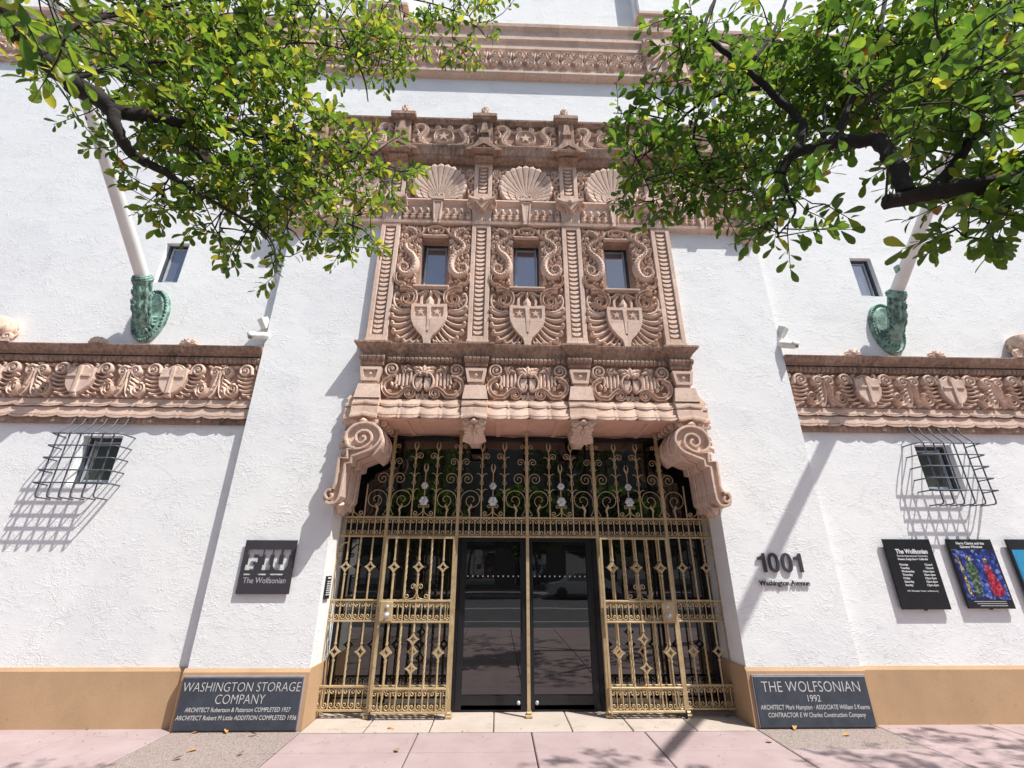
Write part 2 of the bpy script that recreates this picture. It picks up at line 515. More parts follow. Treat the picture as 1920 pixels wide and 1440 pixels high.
    def leaf(s, a, b, wd, h, y0=0.0, bend=0.0):
        """pointed carved leaf from a to b with a raised midrib"""
        ax, az = a; bx, bz = b
        dx, dz = bx - ax, bz - az
        l = math.hypot(dx, dz) or 1
        nx, nz = -dz / l, dx / l
        vs = []; ts = (0, 0.25, 0.55, 0.8, 1.0); ws = (0.35, 0.8, 1.0, 0.7, 0.05)
        for t, k in zip(ts, ws):
            o = bend * sin(pi * t)
            cx, cz = ax + dx * t + nx * o, az + dz * t + nz * o
            hh = h * (0.5 + 0.7 * sin(pi * min(t + .1, 1)))
            for u, q in ((-1, 0.0), (-0.8, 0.55), (0, 1.0), (0.8, 0.55), (1, 0.0)):
                vs.append((cx + nx * u * wd * k, y0 - hh * q, cz + nz * u * wd * k))
        fs = [(i * 5 + k, i * 5 + k + 1, i * 5 + k + 6, i * 5 + k + 5) for i in range(4) for k in range(4)]
        s.add(vs, fs)
    def mesh(s, name, *mats):
        me = bpy.data.meshes.new(name)
        me.from_pydata(s.v, [], s.f)
        me.polygons.foreach_set('use_smooth', s.sm)
        if len(mats) > 1:
            me.polygons.foreach_set('material_index', s.mi)
        for m in mats:
            me.materials.append(m)
        bm = bmesh.new(); bm.from_mesh(me)
        if len(bm.faces) < 60000:
            bmesh.ops.recalc_face_normals(bm, faces=bm.faces)
        bm.to_mesh(me); bm.free()
        me.update()
        return me

def put(name, me, parent=None, loc=(0, 0, 0), sc=(1, 1, 1), rot=(0, 0, 0)):
    o = bpy.data.objects.new(name, me)
    COL.objects.link(o)
    o.location = loc; o.scale = sc; o.rotation_euler = rot
    if parent:
        o.parent = parent
    return o

def thing(name, label, cat, loc=(0, 0, 0), group=None, rot=(0, 0, 0)):
    o = bpy.data.objects.new(name, None)
    COL.objects.link(o)
    o.location = loc; o.rotation_euler = rot
    o.empty_display_size = 0.2
    tag(o, label, cat, group)
    return o

def tag(o, label, cat, group=None):
    o['label'] = label; o['category'] = cat
    if group:
        o['group'] = group

def struct(o):
    o['kind'] = 'structure'
    return o

def spiral(cx, cz, r0, r1, a0, turns, n=None):
    n = n or max(8, int(abs(turns) * 14))
    out = []
    for i in range(n + 1):
        t = i / n
        a = a0 + 2 * pi * turns * t
        r = r0 * (1 - t) + r1 * t
        out.append((cx + r * cos(a), cz + r * sin(a)))
    return out

def bez(p, n=8):
    """Bezier of any degree in 2-d"""
    out = []
    for i in range(n + 1):
        t = i / n
        q = [tuple(a) for a in p]
        while len(q) > 1:
            q = [tuple(q[j][k] * (1 - t) + q[j + 1][k] * t for k in range(len(q[0]))) for j in range(len(q) - 1)]
        out.append(q[0])
    return out

def smooth(pts, n=6):
    """Catmull-Rom through the points (2-d or 3-d)"""
    out = []
    m = len(pts)
    for i in range(m - 1):
        p0, p1, p2, p3 = pts[max(i - 1, 0)], pts[i], pts[i + 1], pts[min(i + 2, m - 1)]
        for k in range(n):
            t = k / n
            out.append(tuple(0.5 * (2 * b + (c - a) * t + (2 * a - 5 * b + 4 * c - d) * t * t + (3 * b - a - 3 * c + d) * t ** 3) for a, b, c, d in zip(p0, p1, p2, p3)))
    out.append(tuple(pts[-1]))
    return out

def lerp(a, b, n):
    return [a + (b - a) * i / (n - 1) for i in range(n)]

def star_poly(cx, cz, r, k=0.42):
    return [(cx + (r if i % 2 == 0 else r * k) * sin(i * pi / 5), cz + (r if i % 2 == 0 else r * k) * cos(i * pi / 5)) for i in range(10)]

def mir(path):
    return [(-x, z) for x, z in path]

def text(name, body, size, mat, parent, loc, ext=0.002, align='LEFT', rot=(pi / 2, 0, 0), shear=0.0, sx=1.0, bold=0.0):
    c = bpy.data.curves.new(name, 'FONT')
    c.body = body; c.size = size; c.extrude = ext; c.align_x = align; c.shear = shear
    c.offset = bold
    c.resolution_u = 3
    c.materials.append(mat)
    o = bpy.data.objects.new(name, c)
    COL.objects.link(o)
    o.location = loc; o.rotation_euler = rot; o.scale = (sx, 1, 1)
    o.parent = parent
    return o

def wall(x0, x1, z0, z1, y, holes, name='wall', mat=None, back=0.4):
    """rendered wall face at y with openings (hx0,hx1,hz0,hz1,depth) that have reveals, closed at its ends"""
    mb = MB()
    xs = sorted({x0, x1, *[h[0] for h in holes], *[h[1] for h in holes]})
    zs = sorted({z0, z1, *[h[2] for h in holes], *[h[3] for h in holes]})
    for i in range(len(xs) - 1):
        for j in range(len(zs) - 1):
            cx, cz = (xs[i] + xs[i + 1]) / 2, (zs[j] + zs[j + 1]) / 2
            if any(h[0] < cx < h[1] and h[2] < cz < h[3] for h in holes):
                continue
            mb.add([(xs[i], y, zs[j]), (xs[i + 1], y, zs[j]), (xs[i + 1], y, zs[j + 1]), (xs[i], y, zs[j + 1])], [(0, 1, 2, 3)])
    for a, b, c, d, dep in holes:
        e = y + dep
        for q in ([(a, y, c), (a, e, c), (a, e, d), (a, y, d)], [(b, y, c), (b, e, c), (b, e, d), (b, y, d)],
                  [(a, y, d), (b, y, d), (b, e, d), (a, e, d)], [(a, y, c), (b, y, c), (b, e, c), (a, e, c)]):
            if c <= z0 + 1e-6 and q[0][2] == c and q[2][2] == c:
                continue
            mb.add(q, [(0, 1, 2, 3)])
    e = y + back
    mb.add([(x0, y, z0), (x0, e, z0), (x0, e, z1), (x0, y, z1)], [(0, 1, 2, 3)])
    mb.add([(x1, y, z0), (x1, e, z0), (x1, e, z1), (x1, y, z1)], [(0, 1, 2, 3)])
    mb.add([(x0, y, z1), (x1, y, z1), (x1, e, z1), (x0, e, z1)], [(0, 1, 2, 3)])
    mb.add([(x0, e, z0), (x1, e, z0), (x1, e, z1), (x0, e, z1)], [(0, 1, 2, 3)]) if not holes else None
    me = bpy.data.meshes.new(name)
    me.from_pydata(mb.v, [], mb.f); me.materials.append(mat or MS); me.update()
    return me

# ================================================================== GROUND AND STREET
g = MB(); g.add([(-400, -400, -0.16), (400, -400, -0.16), (400, 400, -0.16), (-400, 400, -0.16)], [(0, 1, 2, 3)])
struct(put('ground', g.mesh('ground', KERB)))
g = MB(); g.box(-60, 60, -23, -7.4, -0.155, -0.13)
struct(put('road', g.mesh('road', ASPH)))
for yy in (-15.1, -15.4):
    g = MB(); g.box(-60, 60, yy - 0.06, yy + 0.06, -0.128, -0.126)
    struct(put('road_line', g.mesh('road_line', PAINT)))
g = MB(); g.box(-60, 60, -10.2, -10.08, -0.128, -0.126)
struct(put('road_line', g.mesh('road_line', PAINT)))
for yy in (-7.4, -23.2):
    k = MB(); k.bbox(-60, 60, yy, yy + 0.2, -0.155, 0.0, 0.02)
    struct(put('kerb', k.mesh('kerb', KERB)))
g = MB(); g.box(-60, 60, -31, -23.21, -0.155, -0.004)
struct(put('far_pavement', g.mesh('far_pavement', PINK)))

side = MB(); side.box(-60, 60, -7.2, 0.6, -0.155, -0.022)
SIDE = struct(put('sidewalk', side.mesh('sidewalk_base', JOINT)))
XJ = [-13.7, -12.4, -11.1, -9.85, -8.6, -7.3, -6.0, -4.66, -3.73, -2.405, -1.18, -0.005, 1.185, 2.41, 3.78, 5.08, 6.4, 7.7, 9.0, 10.3, 11.6, 12.9, 14.2]
YJ = [0.2, -0.72, -1.92, -3.12, -4.32, -5.52, -6.72, -7.2]
def slab_mesh(x0, x1, y0, y1, m, z=0.0):
    b = MB(); gp = 0.006
    x0 += gp; x1 -= gp; y0 += gp; y1 -= gp; c = 0.008
    p = [(x0, y0), (x1, y0), (x1, y1), (x0, y1)]
    q = [(x0 + c, y0 + c), (x1 - c, y0 + c), (x1 - c, y1 - c), (x0 + c, y1 - c)]
    tz = [z + rnd.uniform(-0.0015, 0.0015) for _ in range(4)]
    vs = [(x, y, z - 0.03) for x, y in p] + [(x, y, z - 0.006) for x, y in p] + [(x, y, t) for (x, y), t in zip(q, tz)]
    fs = [(8, 9, 10, 11)]
    for i in range(4):
        j = (i + 1) % 4
        fs += [(i, j, j + 4, i + 4), (i + 4, j + 4, j + 8, i + 8)]
    b.add(vs, fs)
    return b.mesh('slab', m)
for j in range(len(YJ) - 1):
    for i in range(len(XJ) - 1):
        x0, x1, y1, y0 = XJ[i], XJ[i + 1], YJ[j], YJ[j + 1]
        m = PINK
        if abs((x0 + x1) / 2 + 3.07) < 0.1 or (abs((x0 + x1) / 2 - 3.1) < 0.1 and j == 0):
            m = PEB
        if j == 0 and -2.41 <= x0 and x1 <= 2.42:
            y1 = -0.2
        if j == 0 and abs(x0) < 14:
            if y1 > 0:
                y1 = -0.0
        put('slab', slab_mesh(x0, x1, y0, y1, m), SIDE)
# worn stone threshold in the doorway
TH = MB(); TH.box(-2.40, 2.40, -0.194, 0.9, -0.02, -0.008)
TH = struct(put('threshold', TH.mesh('threshold_base', JOINT)))
TX = [-2.405, -1.75, -1.07, -0.4, 0.43, 1.07, 1.75, 2.405]
for i in range(7):
    put('slab', slab_mesh(TX[i], TX[i + 1], -0.2, 0.56, CORAL, 0.006), TH)

# ================================================================== MUSEUM BUILDING
B = thing('museum_building', 'white stucco museum front with carved pink stone bay above a grilled entrance', 'building')
PW, PY, OX, OZ = 3.73, -0.11, 2.42, 3.38       # pier half width, pier face, opening half width, opening height
BS = 1.43                                       # bay spacing
PIL = [-2.145, -0.715, 0.715, 2.145]
UWX, UWZ = (5.317, 5.67), (5.58, 6.315)
LWX, LWZ = (5.336, 5.85), (2.545, 3.175)
for sg in (-1, 1):
    a, b = sorted((sg * PW, sg * 15.0))
    hs = []
    for (p, q), (r, s_) in ((UWX, UWZ), (LWX, LWZ)):
        u, v = sorted((sg * p, sg * q))
        hs.append((u, v, r, s_, 0.13 if r > 4 else 0.17))
    put('wall', wall(a, b, 0, 10.5, 0.0, hs), B)
put('wall', wall(-PW - 0.01, PW + 0.01, 8.6, 10.5, 0.05, []), B)
holes = [(-OX, OX, 0, OZ, 0.85)] + [(c - 0.215, c + 0.215, 5.47, 6.40, 0.17) for c in (-BS, 0, BS)]
put('wall', wall(-PW, PW, 0, 8.9, PY, holes, back=0.15), B)
# tower wall above the upper band
put('wall', wall(-2.45, 2.45, 11.95, 17, 0.22, []), B)
for sg in (-1, 1):
    a, b = sorted((sg * 2.45, sg * 15.0))
    put('wall', wall(a, b, 11.95, 17, 0.05, []), B)
    a, b = sorted((sg * 2.5, sg * 3.3))
    put('tower_pilaster', wall(a, b, 12.1, 17, -0.05, [], 'tower_pilaster'), B)

# plinths (tan painted base)
def plinth(x0, x1, wf, z1, back):
    b = MB()
    pr = [(-wf, 0), (-wf, z1 - 0.035), (-wf + 0.022, z1), (back, z1), (back, 0)]
    vs = [(x, y, z) for x in (x0, x1) for y, z in pr]
    n = len(pr)
    b.add(vs, [(i, i + 1, i + 1 + n, i + n) for i in range(n - 1)] + [tuple(range(n)), tuple(range(n, 2 * n))])
    return b.mesh('plinth', TAN)
for sg in (-1, 1):
    a, b = sorted((sg * (PW + 0.025), sg * 15.0))
    put('plinth', plinth(a, b, 0.04, 0.555, 0.0), B)
    a, b = sorted((sg * (OX - 0.018), sg * (PW + 0.025)))
    put('plinth', plinth(a, b, 0.135, 0.562, 0.6), B)

# ---- windows
def window(cx, cz, wd, ht, y, glass, fr=WFRAME, t=0.035):
    f = MB()
    for a in (-1, 1):
        f.box(cx + a * (wd / 2) - (t if a > 0 else 0), cx + a * (wd / 2) + (t if a < 0 else 0), y - 0.03, y + 0.03, cz - ht / 2, cz + ht / 2)
        f.box(cx - wd / 2 + t + .001, cx + wd / 2 - t - .001, y - 0.028, y + 0.03, cz + a * ht / 2 - (t if a > 0 else 0), cz + a * ht / 2 + (t if a < 0 else 0))
    o = put('window', f.mesh('window', fr), B)
    s2 = MB(); t2 = t + 0.028
    for a in (-1, 1):
        s2.box(cx + a * (wd / 2 - t2) - 0.012, cx + a * (wd / 2 - t2) + 0.012, y - 0.016, y + 0.02, cz - ht / 2 + t, cz + ht / 2 - t)
        s2.box(cx - wd / 2 + t2 + .013, cx + wd / 2 - t2 - .013, y - 0.014, y + 0.02, cz + a * (ht / 2 - t2) - 0.012, cz + a * (ht / 2 - t2) + 0.012)
    put('sash', s2.mesh('sash', WFRAME2 if fr is WFRAME else fr), o)
    p = MB(); p.box(cx - wd / 2 + t - .004, cx + wd / 2 - t + .004, y, y + 0.008, cz - ht / 2 + t - .004, cz + ht / 2 - t + .004)
    put('pane', p.mesh('pane', glass), o)
    k = MB(); k.box(cx - wd / 2 - .1, cx + wd / 2 + .1, y + .05, y + .06, cz - ht / 2 - .1, cz + ht / 2 + .1)
    put('blind', k.mesh('blind', BLACK), o)
for c in (-BS, 0, BS):
    window(c, 5.935, 0.43, 0.93, 0.045, WING)
for sg in (-1, 1):
    window(sg * 5.4935, 5.9475, 0.353, 0.735, 0.10, WING)
    window(sg * 5.593, 2.86, 0.514, 0.63, 0.14, LOWG)

# ---- carved stone vocabulary (shared meshes)
def scale_mesh():
    b = MB()
    n = 8
    top = [(-0.068, 0.040), (0.068, 0.040)]
    arc = [(-0.068 * cos(pi * i / n), 0.012 - 0.055 * sin(pi * i / n)) for i in range(n + 1)]
    vs = [(x, 0.0, z) for x, z in top]
    vs += [(x, -0.030 - 0.006 * sin(pi * i / n), z) for i, (x, z) in enumerate(arc)]
    vs += [(x * 0.9, 0.0, z + 0.012) for x, z in arc]
    fs = [tuple([0] + list(range(2, 2 + n + 1)) + [1])]
    fs += [(2 + i, 3 + i, 3 + n + 1 + i, 2 + n + 1 + i) for i in range(n)]
    b.add(vs, fs)
    return b.mesh('scale', ST)
SCALE = scale_mesh()

def bead_mesh(l, r, dz, m):
    """short roll of a gadrooned torus, axis along x"""
    b = MB(); n = 6
    vs = []
    for x, k in ((-l / 2, 0.78), (-l * 0.36, 0.97), (l * 0.36, 0.97), (l / 2, 0.78)):
        for i in range(n + 1):
            a = -pi / 2 + pi * i / n
            vs.append((x, -r * k * cos(a), dz * k * sin(a)))
    fs = [(j * (n + 1) + i, j * (n + 1) + i + 1, (j + 1) * (n + 1) + i + 1, (j + 1) * (n + 1) + i) for j in range(3) for i in range(n)]
    fs += [tuple(range(n + 1)), tuple(range(3 * (n + 1), 4 * (n + 1)))]
    b.add(vs, fs)
    return b.mesh('bead', m)

def ledge_mesh(x0, x1, prof, m, name='ledge', caps=True):
    """moulding swept along x; prof = list of (outward w, z)"""
    b = MB(); n = len(prof)
    vs = [(x, -wd, z) for x in (x0, x1) for wd, z in prof]
    b.add(vs, [(i, i + 1, i + 1 + n, i + n) for i in range(n - 1)] + ([tuple(range(n)), tuple(range(n, 2 * n))] if caps else []))
    return b.mesh(name, m)

def block_ledge(b, x0, x1, w0, prof, side):
    """moulding that returns round the sides of a projecting block: prof (outset, z)"""
    n = len(prof)
    vs = []
    for d, z in prof:
        vs += [(x0 - d, -w0 + side, z), (x0 - d, -w0 - d, z), (x1 + d, -w0 - d, z), (x1 + d, -w0 + side, z)]
    fs = []
    for i in range(n - 1):
        for k in range(3):
            fs.append((i * 4 + k, i * 4 + k + 1, i * 4 + 5 + k, i * 4 + 4 + k))
    fs += [(0, 1, 2, 3), tuple(range(4 * n - 4, 4 * n))]
    b.add(vs, fs)

def scallop(x0, x1, n, z0, z1, w0, amp, yb, m, lip=1.0):
    """swagged moulding: each length bulges and hangs between cusps, with a double lip at its foot"""
    b = MB()
    per = 10
    prof = [(1.0, -0.015), (0.93, 0.0), (0.46, 0.006), (0.44, 0.034), (0.27, 0.036), (0.24, 0.018), (0.21, 0.020), (0.18, 0.050), (0.0, 0.046)]
    xs = [x0 + (x1 - x0) * i / (n * per) for i in range(n * per + 1)]
    vs = []; q = len(prof) + 2
    H = z1 - z0
    for i, x in enumerate(xs):
        t = (i % per) / per
        k = sin(pi * t) if i % per else 0.0
        cusp = (i // per) % 2 and i % per == 0
        vs.append((x, yb, z1))
        for f, wd in prof:
            lo = 1 - f
            vs.append((x, -(w0 + wd * lip + amp * k * (0.35 + 0.65 * lo) + (0.02 * lo * lip if cusp else 0)), z0 + H * f - 0.026 * k * lo + (0.012 if not cusp else -0.022) * lo * (0 if i % per else 1)))
        vs.append((x, yb, z0 + 0.012))
    fs = [(i * q + k, i * q + k + 1, (i + 1) * q + k + 1, (i + 1) * q + k) for i in range(len(xs) - 1) for k in range(q - 1)]
    b.add(vs, fs)
    b.add(vs[:q], [tuple(range(q))]); b.add(vs[-q:], [tuple(range(q))])
    return b.mesh('scalloped_moulding', m)

# ---- lower pilasters of the bay
def pilaster(x, z0, z1, w1, nsc, pend=False):
    yb = PY + 0.005
    b = MB()
    hwid = 0.15
    b.bbox(x - hwid, x - 0.083, -w1, yb, z0 + 0.11, z1, 0.006)
    b.bbox(x + 0.083, x + hwid, -w1, yb, z0 + 0.11, z1, 0.006)
    b.bbox(x - 0.083, x + 0.083, -w1, yb, z1 - 0.07, z1, 0.006)
    b.bbox(x - 0.083, x + 0.083, -w1, yb, z0 + 0.11, z0 + 0.17, 0.006)
    b.box(x - 0.084, x + 0.084, -w1 + 0.045, yb, z0 + 0.15, z1 - 0.05)
    b.bbox(x - hwid - 0.02, x + hwid + 0.02, -w1 - 0.02, yb, z0, z0 + 0.07, 0.006)
    b.bbox(x - hwid - 0.008, x + hwid + 0.008, -w1 - 0.010, yb, z0 + 0.07, z0 + 0.11, 0.006)
    o = put('pilaster', b.mesh('pilaster', ST), B)
    st = (z1 - 0.09 - (z0 + 0.20)) / nsc
    for i in range(nsc):
        put('scale', SCALE, o, (x, -w1 + 0.046, z0 + 0.215 + st * (i + 0.35)), (1, 1, st / 0.082))
    return o
WP = 0.20
for x in PIL:
    pilaster(x, 4.475, 6.66, WP, 24)
PIL6 = [-3.575] + PIL + [3.575]
for x in PIL6:
    pilaster(x, 7.13, 7.97, WP, 7)

# ---- background slab of the bay
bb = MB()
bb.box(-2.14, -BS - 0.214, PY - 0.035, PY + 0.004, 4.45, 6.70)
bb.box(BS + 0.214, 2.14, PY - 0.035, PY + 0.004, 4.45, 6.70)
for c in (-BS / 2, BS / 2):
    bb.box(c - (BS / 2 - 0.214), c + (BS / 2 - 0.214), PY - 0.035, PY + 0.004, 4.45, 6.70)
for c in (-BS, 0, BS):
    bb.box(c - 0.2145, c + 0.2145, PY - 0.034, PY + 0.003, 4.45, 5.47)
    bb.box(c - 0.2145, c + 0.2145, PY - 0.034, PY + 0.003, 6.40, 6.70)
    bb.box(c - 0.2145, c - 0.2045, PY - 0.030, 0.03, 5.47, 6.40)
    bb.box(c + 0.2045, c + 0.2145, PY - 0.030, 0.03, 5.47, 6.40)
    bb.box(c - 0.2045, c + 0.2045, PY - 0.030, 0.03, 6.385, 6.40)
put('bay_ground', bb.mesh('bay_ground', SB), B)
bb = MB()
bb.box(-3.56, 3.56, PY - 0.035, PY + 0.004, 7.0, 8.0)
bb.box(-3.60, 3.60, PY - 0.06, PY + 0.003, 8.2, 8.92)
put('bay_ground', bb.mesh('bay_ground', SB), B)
YG = PY - 0.035                                  # face of the bay ground

# ---- big carved window panels
def side_scrollwork(sg):
    b = MB()
    F = (lambda p: p) if sg > 0 else mir
    y0 = 0.0
    # serpent: head at top, body winding down into the large lower spiral
    body = smooth([(0.47, 2.06), (0.40, 2.09), (0.31, 2.02), (0.30, 1.93), (0.38, 1.86), (0.45, 1.77), (0.42, 1.66), (0.33, 1.57), (0.275, 1.45), (0.285, 1.31), (0.36, 1.21), (0.45, 1.22), (0.51, 1.30), (0.49, 1.39), (0.42, 1.40), (0.385, 1.345), (0.41, 1.30), (0.445, 1.315)], 5)
    n = len(body)
    hw = [0.022 + 0.030 * math.exp(-((i / n - 0.50) / 0.16) ** 2) + 0.010 * (1 - i / n) for i in range(n)]
    hh = [0.055 + 0.045 * math.exp(-((i / n - 0.5) / 0.25) ** 2) for i in range(n)]
    b.relief(F(body), hw, hh, y0, 'round')
    # scales on the serpent
    for i in range(3, n - 12, 2):
        x, z = body[i]
        b.ball(sg * x, z, 0.016, 0.018, y0 - hh[i] * 0.9, 6)
        x2, z2 = body[i + 1]
        tx, tz = x2 - x, z2 - z
        l = math.hypot(tx, tz) or 1
        for q in (-1, 1):     # fins down both flanks
            if i % 4 == 3:
                px, pz = x - tz / l * q * hw[i] * 0.8, z + tx / l * q * hw[i] * 0.8
                e = (px - tz / l * q * 0.045 + tx / l * 0.03, pz + tx / l * q * 0.045 + tz / l * 0.03)
                if 0.235 < e[0] < 0.56:
                    b.leaf(F([(px, pz)])[0], F([e])[0], 0.018, 0.05, y0)
    rf = random.Random(3)
    for _ in range(80):
        x, z = rf.uniform(0.245, 0.55), rf.uniform(1.05, 2.12)
        if rf.random() < 0.45:
            b.ball(sg * x, z, rf.uniform(0.014, 0.026), rf.uniform(0.03, 0.05), y0, 6)
        else:
            a = rf.uniform(0, 6.28); l = rf.uniform(0.045, 0.085)
            b.leaf(F([(x, z)])[0], F([(min(.56, max(.235, x + l * cos(a))), z + l * sin(a))])[0], rf.uniform(0.014, 0.022), 0.042, y0)
    # jaws, crest
    b.leaf(*[F([p])[0] for p in ((0.44, 2.08), (0.545, 2.13))], 0.032, 0.05, y0)
    b.leaf(*[F([p])[0] for p in ((0.44, 2.05), (0.54, 2.01))], 0.026, 0.05, y0)
    for k in range(5):
        a = 1.2 + k * 0.42
        b.leaf(*[F([p])[0] for p in ((0.36 + 0.04 * cos(a), 2.03 + 0.05 * sin(a)), (0.36 + 0.13 * cos(a), 2.04 + 0.12 * sin(a)))], 0.022, 0.04, y0)
    # balls caught in the coils
    for x, z, r in ((0.465, 1.955, 0.042), (0.365, 1.74, 0.045), (0.53, 1.86, 0.025), (0.30, 1.80, 0.02), (0.52, 1.58, 0.03), (0.245, 1.60, 0.02), (0.245, 1.66, 0.018), (0.245, 1.72, 0.018), (0.245, 1.54, 0.018)):
        b.ball(sg * x, z, r, r * 1.1, y0)
    # small secondary scrolls along the pilaster edge
    for cx, cz, r, tr, a in ((0.50, 1.68, 0.055, 1.3, 0.5), (0.275, 1.72, 0.035, 1.2, 2.4), (0.515, 1.47, 0.05, -1.3, -1), (0.25, 1.86, 0.03, -1.2, 0), (0.53, 1.76, 0.03, 1.2, 1)):
        b.relief(F(spiral(cx, cz, r, 0.010, a, tr)), lerp(0.017, 0.010, max(8, int(abs(tr) * 14)) + 1), 0.05, y0)
    for (p, q) in (((0.50, 1.60), (0.55, 1.50)), ((0.46, 1.52), (0.53, 1.43)), ((0.33, 1.52), (0.42, 1.47)), ((0.44, 1.63), (0.55, 1.66)), ((0.27, 1.64), (0.33, 1.70)), ((0.53, 1.40), (0.555, 1.28)), ((0.52, 1.98), (0.55, 1.90))):
        b.leaf(F([p])[0], F([q])[0], 0.022, 0.05, y0)
    # strap that steps out from below the sill and curls under the serpent
    st = [(0.225, 0.93), (0.235, 0.90)] + [(0.25, 0.87), (0.30, 0.88), (0.345, 0.90), (0.345, 0.955), (0.40, 0.955), (0.40, 1.00), (0.45, 1.02)] + smooth([(0.45, 1.02), (0.52, 1.06), (0.555, 1.15), (0.54, 1.24)], 4)
    b.relief(F(st), 0.022, 0.075, y0, 'groove')
    # C scroll by the shoulder of the shield
    cs = smooth([(0.46, 0.955), (0.36, 0.955), (0.255, 0.90), (0.215, 0.80), (0.245, 0.70), (0.33, 0.665), (0.40, 0.72), (0.40, 0.80), (0.34, 0.825), (0.31, 0.775)], 5)
    b.relief(F(cs), lerp(0.034, 0.02, len(cs)), 0.085, y0, 'groove')
    b.ball(sg * 0.335, 0.755, 0.036, 0.05, y0)
    for k in range(5):
        a = -1.9 + k * 0.5
        b.leaf(F([(0.36, 0.75)])[0], F([(0.36 + 0.15 * cos(a), 0.74 + 0.13 * sin(a))])[0], 0.024, 0.06, y0)
    # outer curls with round eyes
    o = smooth([(0.28, 0.60), (0.40, 0.585), (0.50, 0.65), (0.535, 0.76), (0.515, 0.86), (0.47, 0.85)], 5)
    b.relief(F(o), lerp(0.03, 0.016, len(o)), 0.06, y0)
    for x, z, r in ((0.495, 0.87, 0.038), (0.50, 0.765, 0.034), (0.545, 0.665, 0.03), (0.52, 0.985, 0.03)):
        b.ball(sg * x, z, r, 0.05, y0)
    return b.mesh('scrollwork', ST)
SCR = {s: side_scrollwork(s) for s in (-1, 1)}

def crest_mesh():
    b = MB()
    for s in (-1, 1):
        F = (lambda p: p) if s > 0 else mir
        c = smooth([(0.0, 0.17), (0.07, 0.165), (0.12, 0.12), (0.11, 0.06), (0.06, 0.05), (0.045, 0.09), (0.075, 0.105)], 4)
        b.relief(F(c), lerp(0.016, 0.010, len(c)), 0.075, 0)
        d = smooth([(0.115, 0.14), (0.17, 0.11), (0.215, 0.03), (0.275, 0.005), (0.30, 0.05), (0.265, 0.075), (0.245, 0.045)], 4)
        b.relief(F(d), lerp(0.02, 0.012, len(d)), 0.08, 0)
        b.ball(s * 0.19, 0.14, 0.022, 0.035); b.ball(s * 0.34, 0.13, 0.03, 0.04); b.ball(s * 0.43, 0.15, 0.025, 0.04); b.ball(s * 0.26, 0.15, 0.03, 0.04)
        b.leaf((s * 0.20, 0.10), (s * 0.20, 0.20), 0.02, 0.05)
    for k in range(7):
        a = pi * (0.08 + 0.14 * k)
        b.leaf((0.0, 0.03), (0.062 * cos(a), 0.035 + 0.085 * sin(a)), 0.014, 0.05, -0.02)
    b.ball(0, 0.025, 0.022, 0.075)
    b.relief([(-0.20, 0.0), (-0.1, 0.0), (0, -0.004), (0.1, 0.0), (0.20, 0.0)], 0.014, 0.06, 0, 'flat')
    return b.mesh('crest', ST)
CREST = crest_mesh()

def sill_mesh():
    b = MB()
    b.bbox(-0.265, 0.265, -0.10, 0.02, -0.028, 0.0, 0.006)
    b.bbox(-0.235, 0.235, -0.075, 0.02, -0.05, -0.028, 0.006)
    for s in (-1, 1):
        F = (lambda p: p) if s > 0 else mir
        c = smooth([(0.02, -0.08), (0.08, -0.075), (0.14, -0.12), (0.20, -0.13), (0.225, -0.09), (0.19, -0.075)], 4)
        b.relief(F(c), lerp(0.02, 0.012, len(c)), 0.075, 0)
        b.ball(s * 0.215, -0.095, 0.024, 0.08)
        b.ball(s * 0.045, -0.075, 0.022, 0.08)
        # mantle behind the top of the shield
        m = smooth([(0.06, -0.10), (0.12, -0.17), (0.13, -0.27), (0.11, -0.35)], 4)
        b.relief(F(m), 0.022, 0.05, 0, 'flat')
    b.leaf((0, -0.06), (0, -0.18), 0.03, 0.08)
    return b.mesh('window_sill', ST)
SILL = sill_mesh()

SH = [(-0.265, 0.645), (-0.20, 0.655), (-0.06, 0.64), (-0.055, 0.72), (0, 0.80), (0.055, 0.72), (0.06, 0.64), (0.20, 0.655), (0.265, 0.645),
      (0.265, 0.50), (0.25, 0.39), (0.205, 0.28), (0.14, 0.19), (0.075, 0.125), (0.055, 0.07), (0.05, 0.0), (-0.05, 0.0), (-0.055, 0.07), (-0.075, 0.125), (-0.14, 0.19), (-0.205, 0.28), (-0.25, 0.39), (-0.265, 0.50)]
def shield_mesh():
    b = MB()
    b.prism(SH, 0, 0.062, 0.012, (0, 0.42))
    return b.mesh('shield', ST)
SHIELD = shield_mesh()
def lip_mesh():
    """raised face of the shield: border, cross stem and lower field round two sunk quarters"""
    b = MB()
    for s in (-1, 1):
        F = (lambda p: p) if s > 0 else mir
        b.prism(F([(0.0, 0.598), (0.258, 0.598), (0.258, 0.643), (0.20, 0.650), (0.06, 0.635), (0.0, 0.66)]), 0, 0.030)
        b.prism(F([(0.205, 0.434), (0.252, 0.434), (0.258, 0.50), (0.258, 0.597), (0.212, 0.597), (0.212, 0.50)]), 0, 0.030)
        b.prism(F([(0.034, 0.433), (0.251, 0.433), (0.243, 0.385), (0.20, 0.28), (0.135, 0.19), (0.07, 0.122), (0.05, 0.065), (0.045, 0.004), (0.0, 0.004), (0.0, 0.16), (0.018, 0.20)]), 0, 0.030)
    b.prism([(-0.030, 0.597), (0.030, 0.597), (0.024, 0.434), (0.016, 0.20), (-0.016, 0.20), (-0.024, 0.434)], 0, 0.036, 0.006)
    b.leaf((0, 0.60), (0, 0.80), 0.045, 0.03)
    return b.mesh('cross', ST)
CROSS = lip_mesh()
b = MB(); b.prism(star_poly(0, 0, 0.062), 0, 0.024, 0.006); STAR = b.mesh('star', ST)

